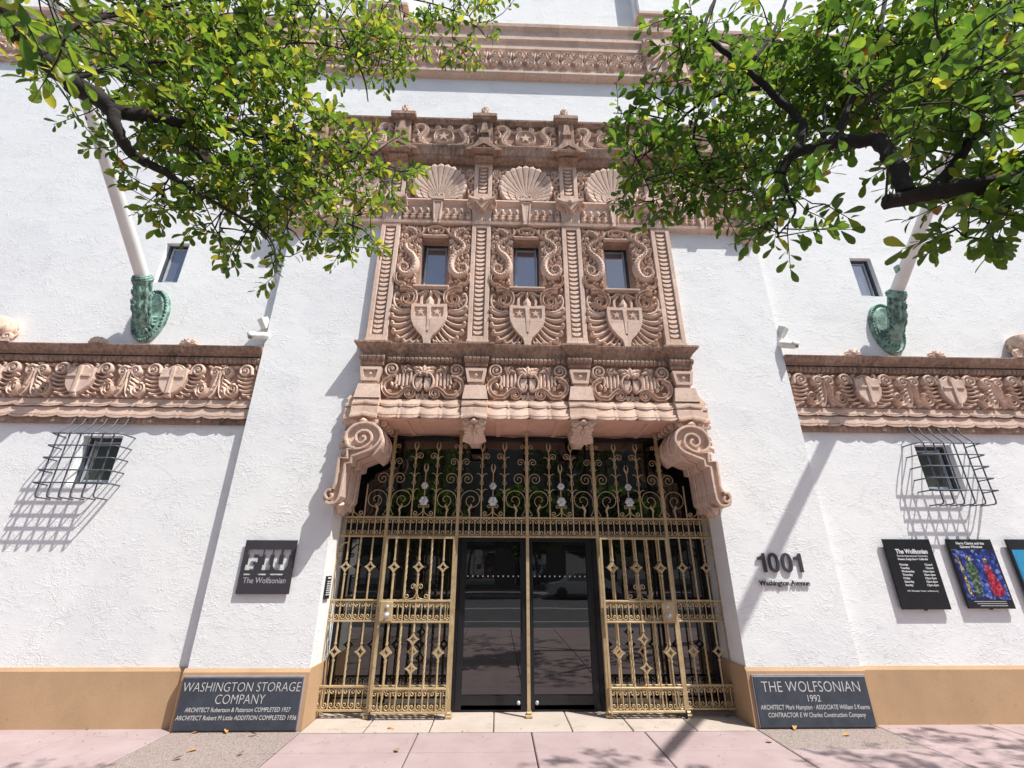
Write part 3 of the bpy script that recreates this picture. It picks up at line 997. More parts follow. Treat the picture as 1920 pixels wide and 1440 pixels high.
def flute_mesh(i, s):
    ends = [(0.545, 0.60), (0.545, 0.47), (0.53, 0.345), (0.50, 0.22), (0.435, 0.11), (0.335, 0.05), (0.235, 0.035), (0.14, 0.035)]
    st = [(0.27, 0.56), (0.262, 0.475), (0.25, 0.405), (0.225, 0.335), (0.19, 0.275), (0.145, 0.22), (0.10, 0.175), (0.072, 0.13)]
    a, e = st[i], ends[i]
    L = math.hypot(e[0] - a[0], e[1] - a[1])
    mid = ((a[0] + e[0]) / 2 - 0.02, (a[1] + e[1]) / 2 - 0.26 * L)
    p = bez([a, mid, (e[0] - 0.02, e[1] - 0.18 * L), e], 9)
    b = MB()
    F = (lambda q: q) if s > 0 else mir
    k = 1.0 if i < 5 else 0.8
    b.relief(F(p), [0.018 * k + 0.016 * k * t / 9 for t in range(10)], [0.045 + 0.03 * t / 9 for t in range(10)], 0)
    b.ball(s * (e[0] - 0.012), e[1] + 0.008, 0.034 * k, 0.09)
    return b.mesh('flute', ST)
FLUTE = {(i, s): flute_mesh(i, s) for i in range(8) for s in (-1, 1)}

for c in (-BS, 0, BS):
    e = bpy.data.objects.new('carved_panel', None)
    COL.objects.link(e); e.parent = B; e.location = (c, YG, 4.50)
    for s in (-1, 1):
        put('scrollwork', SCR[s], e, (0, 0, -0.02))
        for i in range(8):
            put('flute', FLUTE[(i, s)], e)
        put('star', STAR, e, (s * 0.118, -0.060, 0.517))
    put('shield', SHIELD, e)
    put('cross', CROSS, e, (0, -0.059, 0))
    put('crest', CREST, e, (0, 0, 1.925))
    put('window_sill', SILL, e, (0, 0, 0.97))
    b = MB()
    b.relief([(-0.56, 0.012), (0.56, 0.012)], 0.016, 0.03, 0, 'flat')
    put('fillet', b.mesh('fillet', ST), e, (0, 0, -0.02))

# ---- ledge under the panels, with blocks under each pilaster
LP = [(0.0, 4.30), (0.13, 4.30), (0.14, 4.335), (0.165, 4.37), (0.215, 4.43), (0.225, 4.465), (0.225, 4.475), (0.0, 4.48)]
def off(prof, d):
    return [(a + d if a > 0 else a, z) for a, z in prof]
put('ledge', ledge_mesh(-2.15, 2.15, off(LP, 0.06), SW), B)
for x in PIL:
    b = MB()
    block_ledge(b, x - 0.135, x + 0.135, 0.235, [(0.0, 4.303), (0.01, 4.335), (0.035, 4.375), (0.10, 4.432), (0.115, 4.452), (0.115, 4.478)], 0.13)
    put('ledge_block', b.mesh('ledge_block', SW), B)
BD = bead_mesh(0.055, 0.05, 0.046, SW)
rb = MB(); rb.box(-2.14, 2.14, -0.185, PY, 4.215, 4.301)
RB = put('bead_course', rb.mesh('bead_course', SW), B)
for i in range(3):
    xa, xb = PIL[i] + 0.20, PIL[i + 1] - 0.20
    n = 17
    for k in range(n):
        put('bead', BD, RB, (xa + (xb - xa) * (k + 0.5) / n, -0.186, 4.26))
for x in PIL:
    b = MB()
    b.bbox(x - 0.155, x + 0.155, -0.245, PY, 4.16, 4.304, 0.006)
    b.bbox(x - 0.13, x + 0.13, -0.225, PY, 4.09, 4.16, 0.01)
    o = put('bead_block', b.mesh('bead_block', SW), B)
    for k in range(6):
        put('bead', BD, o, (x - 0.142 + 0.0568 * k, -0.247, 4.262))
    # bracket: tapered box with a sunk face and a round boss
    b = MB()
    def tap(z):
        t = (4.115 - z) / 0.20
        return 0.145 - 0.035 * t
    pts = []
    zs = [4.115, 3.915]
    fr = -0.265
    outer = [(x - tap(4.115), 4.115), (x + tap(4.115), 4.115), (x + tap(3.915), 3.915), (x - tap(3.915), 3.915)]
    inner = [(x + (px - x) * 0.70, 4.015 + (pz - 4.015) * 0.62) for px, pz in outer]
    vs = [(px, fr, pz) for px, pz in outer] + [(px, fr, pz) for px, pz in inner] + [(px, fr + 0.035, pz) for px, pz in inner] + [(px, PY, pz) for px, pz in outer]
    fs = [(8, 9, 10, 11)]
    for i in range(4):
        j = (i + 1) % 4
        fs += [(i, j, j + 4, i + 4), (i + 4, j + 4, j + 8, i + 8), (i, j, j + 12, i + 12)]
    b.add(vs, fs)
    b.ball(x, 4.02, 0.03, 0.03, fr + 0.035)
    b.bbox(x - 0.095, x + 0.095, -0.235, PY, 3.86, 3.914, 0.012)
    put('bracket', b.mesh('bracket', ST), B)

# ---- low relief panels under the ledge
def low_half(s):
    b = MB()
    F = (lambda p: p) if s > 0 else mir
    sp = spiral(0.44, 0.455, 0.105, 0.012, -2.2, 2.1, 34)
    b.relief(F(sp), lerp(0.020, 0.014, 35), 0.075, 0, 'round')
    b.ball(s * 0.44, 0.455, 0.026, 0.085)
    b.relief(F(smooth([(0.375, 0.37), (0.37, 0.30), (0.385, 0.24)], 4)), 0.02, 0.06, 0)
    # lower acanthus volute
    lv = smooth([(0.43, 0.33), (0.515, 0.27), (0.53, 0.17), (0.46, 0.075), (0.34, 0.06), (0.27, 0.12), (0.20, 0.175), (0.13, 0.15), (0.115, 0.085), (0.165, 0.045), (0.215, 0.075), (0.20, 0.12), (0.165, 0.105)], 5)
    b.relief(F(lv), lerp(0.034, 0.018, len(lv)), 0.085, 0, 'groove')
    b.ball(s * 0.175, 0.09, 0.026, 0.09)
    b.relief(F(spiral(0.055, 0.05, 0.048, 0.01, 0.3, 1.4, 18)), 0.014, 0.06, 0)
    b.ball(s * 0.055, 0.05, 0.016, 0.06)
    # curls by the brackets
    for cx, cz, r in ((0.545, 0.33, 0.03), (0.56, 0.22, 0.035), (0.30, 0.49, 0.03), (0.28, 0.43, 0.035), (0.235, 0.50, 0.03)):
        b.relief(F(spiral(cx, cz, r, 0.008, 0.6, 1.3, 14)), 0.011, 0.05, 0)
    for p, q, wd in (((0.40, 0.20), (0.46, 0.30), 0.03), ((0.37, 0.17), (0.36, 0.25), 0.028), ((0.42, 0.15), (0.50, 0.13), 0.026), ((0.30, 0.09), (0.36, 0.02), 0.03), ((0.40, 0.05), (0.50, 0.01), 0.03), ((0.28, 0.16), (0.30, 0.22), 0.02), ((0.06, 0.47), (0.17, 0.50), 0.035), ((0.16, 0.44), (0.27, 0.47), 0.025), ((0.30, 0.46), (0.24, 0.53), 0.02)):
        b.leaf(F([p])[0], F([q])[0], wd, 0.06)
    # hanging drapery folds
    for k in range(4):
        x = 0.175 + 0.052 * k
        b.relief(F([(x, 0.42 - 0.01 * k), (x + 0.004, 0.33), (x + 0.002, 0.215 + 0.012 * (k % 2))]), [0.022, 0.026, 0.022], 0.045, 0)
    # cartouche half
    ct = smooth([(0.0, 0.385), (0.04, 0.405), (0.08, 0.385), (0.12, 0.345), (0.14, 0.27), (0.12, 0.19), (0.075, 0.15), (0.03, 0.17), (0.02, 0.24)], 5)
    b.relief(F(ct), lerp(0.022, 0.016, len(ct)), 0.10, 0, 'round')
    b.prism(F([(0.015, 0.33), (0.10, 0.33), (0.115, 0.26), (0.09, 0.18), (0.05, 0.17), (0.015, 0.25)]), 0, 0.07, 0.01)
    b.ball(s * 0.045, 0.375, 0.034, 0.12)
    return b.mesh('scrollwork', ST)
LOWH = {s: low_half(s) for s in (-1, 1)}
def low_crown():
    b = MB()
    for k in range(5):
        a = pi * (0.06 + 0.22 * k)
        b.leaf((0, 0.40), (0.15 * cos(a), 0.42 + 0.135 * sin(a)), 0.045, 0.075)
    b.ball(0, 0.40, 0.028, 0.12)
    b.leaf((0, 0.16), (0, 0.0), 0.03, 0.06)
    return b.mesh('shell_crown', ST)
CROWN = low_crown()
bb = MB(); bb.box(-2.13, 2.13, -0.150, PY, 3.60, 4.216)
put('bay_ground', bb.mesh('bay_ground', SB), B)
for c in (-BS, 0, BS):
    e = bpy.data.objects.new('low_panel', None)
    COL.objects.link(e); e.parent = B; e.location = (c, -0.150, 3.655)
    for s in (-1, 1):
        put('scrollwork', LOWH[s], e)
    put('shell_crown', CROWN, e)

# ---- scalloped mouldings and their pier blocks
for i in range(3):
    xa, xb = PIL[i] + 0.172, PIL[i + 1] - 0.172
    put('scalloped_moulding', scallop(xa, xb, 4, 3.57, 3.672, 0.205, 0.032, PY, ST, 0.9), B)
    put('scalloped_moulding', scallop(xa, xb, 4, 3.40, 3.556, 0.25, 0.036, 0.02, ST, 0.9), B)
def scallop_block(x, wide=0.17, w0=0.26):
    b = MB()
    def ogee(z0, z1, wa, hwid):
        per = 8
        vs = []
        prof = [(z1, -0.02), (z1 - 0.015, 0), (z0 + 0.055, 0.0), (z0 + 0.048, 0.02), (z0 + 0.026, 0.022), (z0 + 0.022, 0.036), (z0, 0.034)]
        q = len(prof) + 2
        for i in range(per + 1):
            t = abs(2 * i / per - 1)
            dz = 0.028 * (1 - t) ** 1.5
            X = x - hwid + 2 * hwid * i / per
            vs.append((X, PY, z1))
            for z, wd in prof:
                vs.append((X, -(wa + wd), z + (dz if z < z0 + 0.06 else 0)))
            vs.append((X, PY, z0 + dz))
        b.add(vs, [(i * q + k, i * q + k + 1, (i + 1) * q + k + 1, (i + 1) * q + k) for i in range(per) for k in range(q - 1)])
        b.add(vs[:q], [tuple(range(q))]); b.add(vs[-q:], [tuple(range(q))])
    # battered top
    vs = [(x - 0.14, -w0 + 0.01, 3.865), (x + 0.14, -w0 + 0.01, 3.865), (x + 0.14, PY, 3.865), (x - 0.14, PY, 3.865),
          (x - wide, -w0 - 0.01, 3.66), (x + wide, -w0 - 0.01, 3.66), (x + wide, PY, 3.66), (x - wide, PY, 3.66)]
    b.add(vs, [(0, 1, 2, 3), (0, 1, 5, 4), (1, 2, 6, 5), (2, 3, 7, 6), (3, 0, 4, 7)])
    ogee(3.555, 3.66, w0, wide)
    ogee(3.375, 3.545, w0 + 0.03, wide)
    b.box(x - wide + .01, x + wide - .01, -w0 - 0.01, PY, 3.40, 3.60)
    return b.mesh('scalloped_block', ST)
for x in PIL:
    ww = 0.172
    put('scalloped_block', scallop_block(x, ww, 0.275), B)
for sg in (-1, 1):   # outer returns beside the end blocks
    b = MB()
    for z0, z1, wd in ((3.375, 3.43, 0.24), (3.43, 3.545, 0.215), (3.555, 3.60, 0.225), (3.60, 3.66, 0.205)):
        a, c = sorted((sg * 2.318, sg * (2.43 if wd > .21 else 2.41)))
        b.bbox(a, c, -wd, PY, z0, z1, 0.006)
    vs = [(sg * 2.318, -0.20, 3.66), (sg * 2.43, -0.20, 3.66), (sg * 2.36, -0.18, 3.78), (sg * 2.318, -0.18, 3.78), (sg * 2.318, PY, 3.66), (sg * 2.43, PY, 3.66), (sg * 2.36, PY, 3.78), (sg * 2.318, PY, 3.78)]
    b.add(vs, [(0, 1, 2, 3), (4, 5, 6, 7), (0, 1, 5, 4), (1, 2, 6, 5), (2, 3, 7, 6), (3, 0, 4, 7)])
    put('moulding_return', b.mesh('moulding_return', ST), B)
# soffit with ribs
b = MB()
b.box(-2.40, 2.40, -0.27, 0.56, 3.372, 3.392)
for x in (-1.62, -0.4, 0.4, 1.62, -2.05, 2.05):
    b.box(x - 0.03, x + 0.03, -0.24, 0.50, 3.352, 3.373)
put('soffit', b.mesh('soffit', SF), B)
xs = MB(); n = 26
vs = []
for i in range(n * 4 + 1):
    x = -2.4 + 4.8 * i / (n * 4)
    t = (i % 16) / 16
    vs += [(x, 0.50 + 0.0, 3.372), (x, 0.44, 3.345 + 0.022 * abs(sin(pi * t))), (x, 0.50, 3.345 + 0.022 * abs(sin(pi * t)))]
xs.add(vs, [(3 * i + k, 3 * i + (k + 1) % 3, 3 * i + 3 + (k + 1) % 3, 3 * i + 3 + k) for i in range(n * 4) for k in range(3)])
put('soffit_edge', xs.mesh('soffit_edge', SF), B)

# ---- leafy corbels under the two middle blocks
def corbel():
    """leaf mask on a bracket leaning back under the soffit, with two curls on top"""
    b = MB()
    b.prism([(-0.13, -0.03), (0.13, -0.03), (0.12, -0.10), (0.10, -0.16), (0.13, -0.22), (0.12, -0.255), (0.0, -0.265), (-0.12, -0.255), (-0.13, -0.22), (-0.10, -0.16), (-0.12, -0.10)], 0.0, 0.035)
    for s in (-1, 1):
        for k in range(8):
            a = -pi / 2 + s * (0.12 + 0.36 * k)
            r = 0.135 + 0.03 * (k % 2)
            b.leaf((0.02 * cos(a), -0.14 + 0.02 * sin(a)), (min(.15, max(-.15, r * cos(a))), -0.145 + min(0.10, r * 0.9 * sin(a))), 0.030, 0.035, -0.03)
        b.leaf((s * 0.09, -0.19), (s * 0.155, -0.245), 0.03, 0.04, -0.02)
        b.relief([(s * x, z) for x, z in smooth([(0.01, -0.10), (0.035, -0.075), (0.065, -0.085), (0.085, -0.11)], 3)], 0.012, 0.035, -0.045)
        b.ball(s * 0.045, -0.115, 0.017, 0.03, -0.05)
    b.leaf((0, -0.11), (0, -0.19), 0.022, 0.045, -0.05)
    # lean the mask back
    b.v = [(x, y - 0.245 + max(0.0, -z - 0.03) * 0.95, z) for x, y, z in b.v]
    vs = []
    for hw_, y, z in ((0.12, -0.24, 0.0), (0.12, -0.24, -0.04), (0.09, -0.08, -0.19), (0.06, 0.0, -0.235)):
        vs += [(hw_, 0.34, z), (hw_, y, z), (-hw_, y, z), (-hw_, 0.34, z)]
    b.add(vs, [(i * 4 + k, i * 4 + k + 1, i * 4 + 5 + k, i * 4 + 4 + k) for i in range(3) for k in range(3)] + [(12, 13, 14, 15)])
    for s in (-1, 1):
        for yy in (-0.29, -0.265, -0.24):
            b.tube([(s * x, yy, z) for x, z in spiral(0.115, -0.03, 0.044, 0.007, 2.2, 1.6, 22)], 0.013, 6)
    b.tube([(-0.055, -0.28, -0.02), (0, -0.315, -0.024), (0.055, -0.28, -0.02)], [0.012, 0.030, 0.012], 8)
    return b.mesh('corbel', ST)
CORB = corbel()
for x in (PIL[1], PIL[2]):
    put('corbel', CORB, B, (x, 0, 3.376))

# ---- big scroll consoles at the corners of the entrance
def console(s):
    F = (lambda p: p) if s > 0 else mir
    body = []
    # outline: volute circle, stepped neck, leg, little volute
    vol = spiral(2.09, 3.065, 0.238, 0.232, radians(-20), 0.72, 22)      # from right side over the top round to lower left
    out = [p for p in vol]
    out += [(1.93, 2.955), (2.05, 2.90), (2.184, 2.845), (2.19, 2.765), (2.254, 2.75), (2.262, 2.37)]
    out += bez([(2.262, 2.37), (2.285, 2.30), (2.39, 2.275)], 5)[1:]
    out += spiral(2.395, 2.375, 0.098, 0.098, radians(-90), 0.42, 9)
    out += [(2.362, 2.50), (2.365, 2.845), (2.27, 2.845), (2.279, 2.957)]
    b = MB()
    b.prism(F(out), 0.30, 0.625, 0.012, F([(2.2, 2.75)])[0])
    o = put('console', b.mesh('console', ST), B)
    # raised border and spiral
    r = MB()
    path = smooth([(2.395, 2.40), (2.375, 2.385), (2.385, 2.345), (2.425, 2.345), (2.455, 2.39), (2.435, 2.44), (2.385, 2.445)], 4)
    r.relief(F(path), lerp(0.012, 0.018, len(path)), 0.05, -0.325, 'flat')
    p1 = [(2.372, 2.455), (2.353, 2.52), (2.353, 2.832), (2.258, 2.832), (2.266, 2.945), (2.20, 2.952)] + smooth([(2.20, 2.952), (2.10, 2.962), (2.01, 3.02), (1.985, 3.10), (2.03, 3.175), (2.11, 3.19), (2.175, 3.14), (2.175, 3.065), (2.12, 3.03), (2.065, 3.065), (2.075, 3.11), (2.105, 3.11)], 5)
    r.relief(F(p1), 0.015, 0.052, -0.325, 'flat')
    p2 = smooth([(2.435, 2.305), (2.37, 2.288), (2.31, 2.31), (2.278, 2.37)], 4) + [(2.270, 2.50), (2.268, 2.762), (2.205, 2.778), (2.200, 2.855)] + smooth([(2.20, 2.856), (2.06, 2.913), (1.94, 2.975), (1.872, 3.09), (1.90, 3.20), (2.0, 3.277), (2.12, 3.29), (2.235, 3.245), (2.30, 3.15), (2.30, 3.05), (2.255, 2.985), (2.18, 2.96)], 5)
    r.relief(F(p2), 0.017, 0.055, -0.325, 'flat')
    put('spiral_band', r.mesh('spiral_band', ST), o)
    # grooved inner side band following the body towards the door
    q = MB()
    inn = spiral(2.09, 3.065, 0.246, 0.246, radians(95), 0.30, 12) + [(1.93, 2.945), (2.05, 2.89), (2.176, 2.835), (2.18, 2.755), (2.246, 2.742), (2.253, 2.37), (2.30, 2.285)]
    for yy in (-0.16, -0.12, 0.10):
        q.tube([(s * x, yy, z) for x, z in inn], 0.013, 5)
    put('side_roll', q.mesh('side_roll', ST), o)
    # acanthus leaf clinging to the outer shoulder
    l = MB()
    for k in range(6):
        a = radians(52 - 20 * k)
        x0, z0 = 2.09 + 0.23 * cos(a), 3.065 + 0.23 * sin(a)
        ln = 0.11 + 0.025 * (k % 2) - 0.01 * k
        l.tube([(s * x0, -0.27, z0), (s * (x0 + ln * 0.6), -0.25, z0 - 0.01), (s * (x0 + ln), -0.20, z0 - 0.05)], [0.036, 0.034, 0.012], 6)
        l.tube([(s * x0, -0.17, z0), (s * (x0 + ln * 0.8), -0.15, z0 - 0.03)], [0.034, 0.016], 6)
    put('acanthus_leaf', l.mesh('acanthus_leaf', ST), o)
    # little capital between console and moulding: curls and a bead
    c = MB()
    for cx in (1.99, 2.27, 2.335, 2.40):
        c.tube([(s * x, -0.29 if cx < 2.3 else -0.22, z) for x, z in spiral(cx, 3.328, 0.036, 0.006, 2.4, 1.6, 20)], 0.012, 6)
    c.tube([(s * 2.08, -0.30, 3.33), (s * 2.13, -0.335, 3.33), (s * 2.18, -0.30, 3.33)], [0.014, 0.032, 0.014], 8)
    c.box(min(s * 1.95, s * 2.40), max(s * 1.95, s * 2.40), -0.25, 0.2, 3.30, 3.374)
    for k in range(5):
        c.tube([(s * x, -0.20 + 0.13 * k, z) for x, z in spiral(1.90 - 0.0 * k, 3.325, 0.04, 0.006, 0.5, 1.5, 16)], 0.016, 6)
    put('cap', c.mesh('cap', ST), o)
    # pendant leaf under the foot, back to the reveal
    d = MB()
    for k in range(3):
        d.tube([(s * (2.30 + .03 * k), -0.24 + 0.16 * k, 2.30), (s * (2.31 + .03 * k), -0.20 + 0.16 * k, 2.24), (s * (2.36 + .02 * k), -0.10 + 0.15 * k, 2.20)], [0.05, 0.045, 0.012], 6)
    d.box(min(s * 2.30, s * 2.425), max(s * 2.30, s * 2.425), -0.10, 0.30, 2.25, 3.38)
    put('pendant', d.mesh('pendant', ST), o)
for s in (-1, 1):
    console(s)

# ---- entablature band with acanthus leaves, keystones, capitals
EB = [(0.11, 6.655), (0.215, 6.655), (0.225, 6.70), (0.185, 6.715), (0.18, 7.045), (0.20, 7.06), (0.225, 7.075), (0.245, 7.10), (0.235, 7.13), (0.20, 7.14), (0.11, 7.145)]
ENT = put('entablature', ledge_mesh(-3.72, 3.72, EB, ST, 'entablature'), B)
def acan():
    """one upright acanthus leaf with lobed sides and a curled tip"""
    b = MB()
    b.leaf((0, 0), (0.0, 0.20), 0.040, 0.045)
    for s in (-1, 1):
        for z, l in ((0.03, 0.060), (0.085, 0.058), (0.135, 0.050)):
            b.leaf((s * 0.008, z - 0.02), (s * l, z + 0.055), 0.020, 0.05, 0.0, s * 0.012)
    b.tube([(0, -0.04, 0.175), (0.004, -0.062, 0.20), (0.006, -0.072, 0.185)], [0.03, 0.028, 0.012], 6)
    return b.mesh('acanthus', ST)
ACAN = acan()
BAY5 = [-2 * BS, -BS, 0, BS, 2 * BS]
for c in BAY5:
    for s in (-1, 1):
        for k in range(4):
            put('acanthus', ACAN, ENT, (c + s * (0.155 + 0.115 * k), -0.181, 6.715), (s, 1, 1))
    b = MB()
    vs = []
    for hw_, z, wd in ((0.10, 7.148, 0.27), (0.10, 7.105, 0.27), (0.078, 7.10, 0.245), (0.052, 6.65, 0.235)):
        vs += [(c - hw_, -wd, z), (c + hw_, -wd, z), (c + hw_, -0.12, z), (c - hw_, -0.12, z)]
    b.add(vs, [(i * 4 + k, i * 4 + (k + 1) % 4, i * 4 + 4 + (k + 1) % 4, i * 4 + 4 + k) for i in range(3) for k in range(4)] + [(0, 1, 2, 3), (12, 13, 14, 15)])
    for s in (-1, 1):
        b.relief([(c + s * 0.066, 7.07), (c + s * 0.042, 6.70)], 0.011, 0.016, -0.238, 'flat')
    b.relief([(c - 0.06, 7.075), (c + 0.06, 7.075)], 0.011, 0.016, -0.243, 'flat')
    put('keystone', b.mesh('keystone', ST), B)
def capital():
    b = MB()
    pr = [(0.150, 0.20, 0.0), (0.155, 0.215, 0.02), (0.145, 0.215, 0.03), (0.15, 0.225, 0.16), (0.185, 0.265, 0.33), (0.20, 0.285, 0.40)]
    vs = []
    for hw_, wd, z in pr:
        vs += [(-hw_, 0, z), (-hw_, -wd + .0, z), (hw_, -wd, z), (hw_, 0, z)]
    b.add(vs, [(i * 4 + k, i * 4 + k + 1, i * 4 + 5 + k, i * 4 + 4 + k) for i in range(len(pr) - 1) for k in range(3)])
    # flutes on the bell
    for k in range(7):
        x = -0.12 + 0.04 * k
        b.relief([(x, 0.03), (x, 0.15), (x * 1.1, 0.20)], [0.012, 0.016, 0.006], 0.022, -0.205)
    for s in (-1, 1):
        F = (lambda p: p) if s > 0 else mir
        v = smooth([(0.02, 0.20), (0.06, 0.27), (0.12, 0.345), (0.19, 0.36), (0.22, 0.30), (0.18, 0.255), (0.145, 0.285), (0.17, 0.315)], 4)
        b.relief(F(v), lerp(0.026, 0.016, len(v)), 0.08, -0.22, 'groove')
        v = smooth([(0.0, 0.24), (0.04, 0.31), (0.09, 0.365)], 3)
        b.relief(F(v), 0.018, 0.075, -0.22)
        b.leaf((0, 0.22), (s * 0.09, 0.20), 0.025, 0.05, -0.22)
    # curved abacus
    vs = []
    for i in range(9):
        x = -0.215 + 0.43 * i / 8
        d = 0.03 * (abs(i - 4) / 4) ** 2
        z = 0.385 + 0.03 * (abs(i - 4) / 4) ** 2
        for wd, zz in ((0.255 + d, z), (0.285 + d, z + 0.012), (0.285 + d, z + 0.05), (0.0, z + 0.055), (0.0, z)):
            vs.append((x, -wd, zz))
    b.add(vs, [(i * 5 + k, i * 5 + (k + 1) % 5, i * 5 + 5 + (k + 1) % 5, i * 5 + 5 + k) for i in range(8) for k in range(5)] + [tuple(range(5)), tuple(range(40, 45))])
    b.ball(0, 0.40, 0.042, 0.05, -0.275)
    return b.mesh('capital', ST)
CAP = capital()
for x in PIL6:
    put('capital', CAP, B, (x + (0.06 if x > 3 else -0.06 if x < -3 else 0), 0, 6.685))
for s in (-1, 1):   # hanging corbel at each end of the band
    b = MB()
    x = s * 3.60
    pr = [(0.19, 0.255, 6.69), (0.19, 0.255, 6.65), (0.16, 0.23, 6.64), (0.15, 0.22, 6.58), (0.11, 0.17, 6.50), (0.085, 0.13, 6.44), (0.085, 0.125, 6.42)]
    vs = []
    for hw_, wd, z in pr:
        vs += [(x - hw_, -0.1, z), (x - hw_, -wd, z), (x + hw_, -wd, z), (x + hw_, -0.1, z)]
    b.add(vs, [(i * 4 + k, i * 4 + k + 1, i * 4 + 5 + k, i * 4 + 4 + k) for i in range(len(pr) - 1) for k in range(3)] + [tuple(range(24, 28))])
    put('hanging_corbel', b.mesh('hanging_corbel', ST), B)

# ---- shells
def shell_mesh():
    """scallop fan: grooved ribs from a low hinge, stepped in three tiers"""
    b = MB()
    n = 17
    def edge(a):
        return (0.438 * cos(a), max(0.0, 0.285 + 0.44 * sin(a)))
    A0, A1 = -0.72, pi + 0.72
    for i in range(n):
        a0, a1 = A0 + (A1 - A0) * i / n, A0 + (A1 - A0) * (i + 1) / n
        am = (a0 + a1) / 2
        rows = []
        for t, hh in ((0.05, 0.045), (0.40, 0.062), (0.41, 0.050), (0.68, 0.070), (0.69, 0.058), (0.95, 0.085), (1.0, 0.07)):
            row = []
            for a, dl, lift in ((a0 + 0.010, 1.0, 0.0), (a0 + 0.022, 1.0, 0.016), (am, 1.0 + (0.045 if t > 0.99 else 0), 0.019), (a1 - 0.022, 1.0, 0.016), (a1 - 0.010, 1.0, 0.0)):
                ex, ez = edge(a)
                row.append((ex * t * dl, -hh - lift, 0.02 + (ez - 0.02) * t * dl))
            rows.append(row)
        m = len(rows)
        vs = [p for r_ in rows for p in r_] + [(p[0], 0, p[2]) for p in rows[-1]]
        fs = [(j * 5 + k, j * 5 + k + 1, j * 5 + 6 + k, j * 5 + 5 + k) for j in range(m) for k in range(4)]
        b.add(vs, fs)
    for s in (-1, 1):
        b.tube([(s * x, -0.075, z) for x, z in spiral(0.05, 0.06, 0.05, 0.008, pi, -1.2, 16)], 0.013, 6)
    b.prism([edge(A0 + (A1 - A0) * i / 20) for i in range(21)], 0, 0.045)
    b.ball(0, 0.06, 0.05, 0.10)
    return b.mesh('shell', ST)
SHELL = shell_mesh()
def shell_side(s):
    b = MB()
    F = (lambda p: p) if s > 0 else mir
    b.relief(F(spiral(0.485, 0.61, 0.085, 0.01, -2.6, 2.0, 30)), lerp(0.016, 0.011, 31), 0.06, 0)
    b.ball(s * 0.485, 0.61, 0.02, 0.06)
    c = smooth([(0.41, 0.63), (0.37, 0.66), (0.32, 0.70)], 3); b.relief(F(c), 0.014, 0.05, 0)
    c = smooth([(0.56, 0.56), (0.50, 0.50), (0.46, 0.44), (0.50, 0.38), (0.55, 0.40), (0.535, 0.44)], 4); b.relief(F(c), 0.02, 0.06, 0)
    c = smooth([(0.44, 0.42), (0.48, 0.34), (0.54, 0.32)], 3); b.relief(F(c), 0.016, 0.05, 0)
    c = smooth([(0.54, 0.26), (0.49, 0.24), (0.475, 0.17), (0.52, 0.14), (0.55, 0.18), (0.53, 0.205)], 4); b.relief(F(c), 0.018, 0.06, 0)
    c = smooth([(0.48, 0.12), (0.50, 0.06), (0.545, 0.05), (0.55, 0.09)], 4); b.relief(F(c), 0.016, 0.05, 0)
    for p, q in (((0.44, 0.55), (0.40, 0.47)), ((0.50, 0.47), (0.56, 0.46)), ((0.47, 0.30), (0.44, 0.22)), ((0.41, 0.60), (0.36, 0.56))):
        b.leaf(F([p])[0], F([q])[0], 0.018, 0.045)
    return b.mesh('shell_scroll', ST)
SSIDE = {s: shell_side(s) for s in (-1, 1)}
for c in BAY5:
    o = put('shell', SHELL, B, (c, YG, 7.15))
    for s in (-1, 1):
        put('shell_scroll', SSIDE[s], o, (0, 0, 0))

# ---- cornice, gablets, parapet frieze, coping, pedestals and finials
CP = [(0.11, 7.955), (0.20, 7.955), (0.215, 7.985), (0.26, 8.00), (0.265, 8.06), (0.285, 8.075), (0.31, 8.16), (0.33, 8.225), (0.33, 8.245), (0.11, 8.275)]
put('cornice', ledge_mesh(-3.78, 3.78, CP, SW, 'cornice'), B)
def gablet():
    b = MB()
    og = smooth([(-0.31, 0.0), (-0.27, 0.06), (-0.20, 0.10), (-0.12, 0.20), (-0.095, 0.30)], 4)
    og = og + [(-x, z) for x, z in reversed(og)]
    b.prism([(x, z) for x, z in og], 0.0, 0.40, 0.02, (0, 0.1))
    tri = [(-0.19, 0.005), (0.19, 0.005), (0.06, 0.095), (0, 0.13), (-0.06, 0.095)]
    for i in range(5):
        p, q = tri[i], tri[(i + 1) % 5]
        b.relief([p, q], 0.012, 0.03, -0.40, 'flat')
    b.bbox(-0.21, 0.21, -0.425, 0.0, -0.03, 0.0, 0.008)
    b.bbox(-0.16, 0.16, -0.34, 0.0, -0.10, -0.03, 0.02)
    b.ball(0, 0.05, 0.028, 0.03, -0.40)
    return b.mesh('gablet', SW)
GAB = gablet()
for x in PIL6:
    put('gablet', GAB, B, (x, 0, 8.06))
put('coping', ledge_mesh(-3.72, 3.72, [(0.05, 8.86), (0.215, 8.86), (0.235, 8.89), (0.27, 8.915), (0.275, 8.95), (0.25, 8.965), (0.0, 8.985), (-0.25, 8.985)], SW, 'coping'), B)
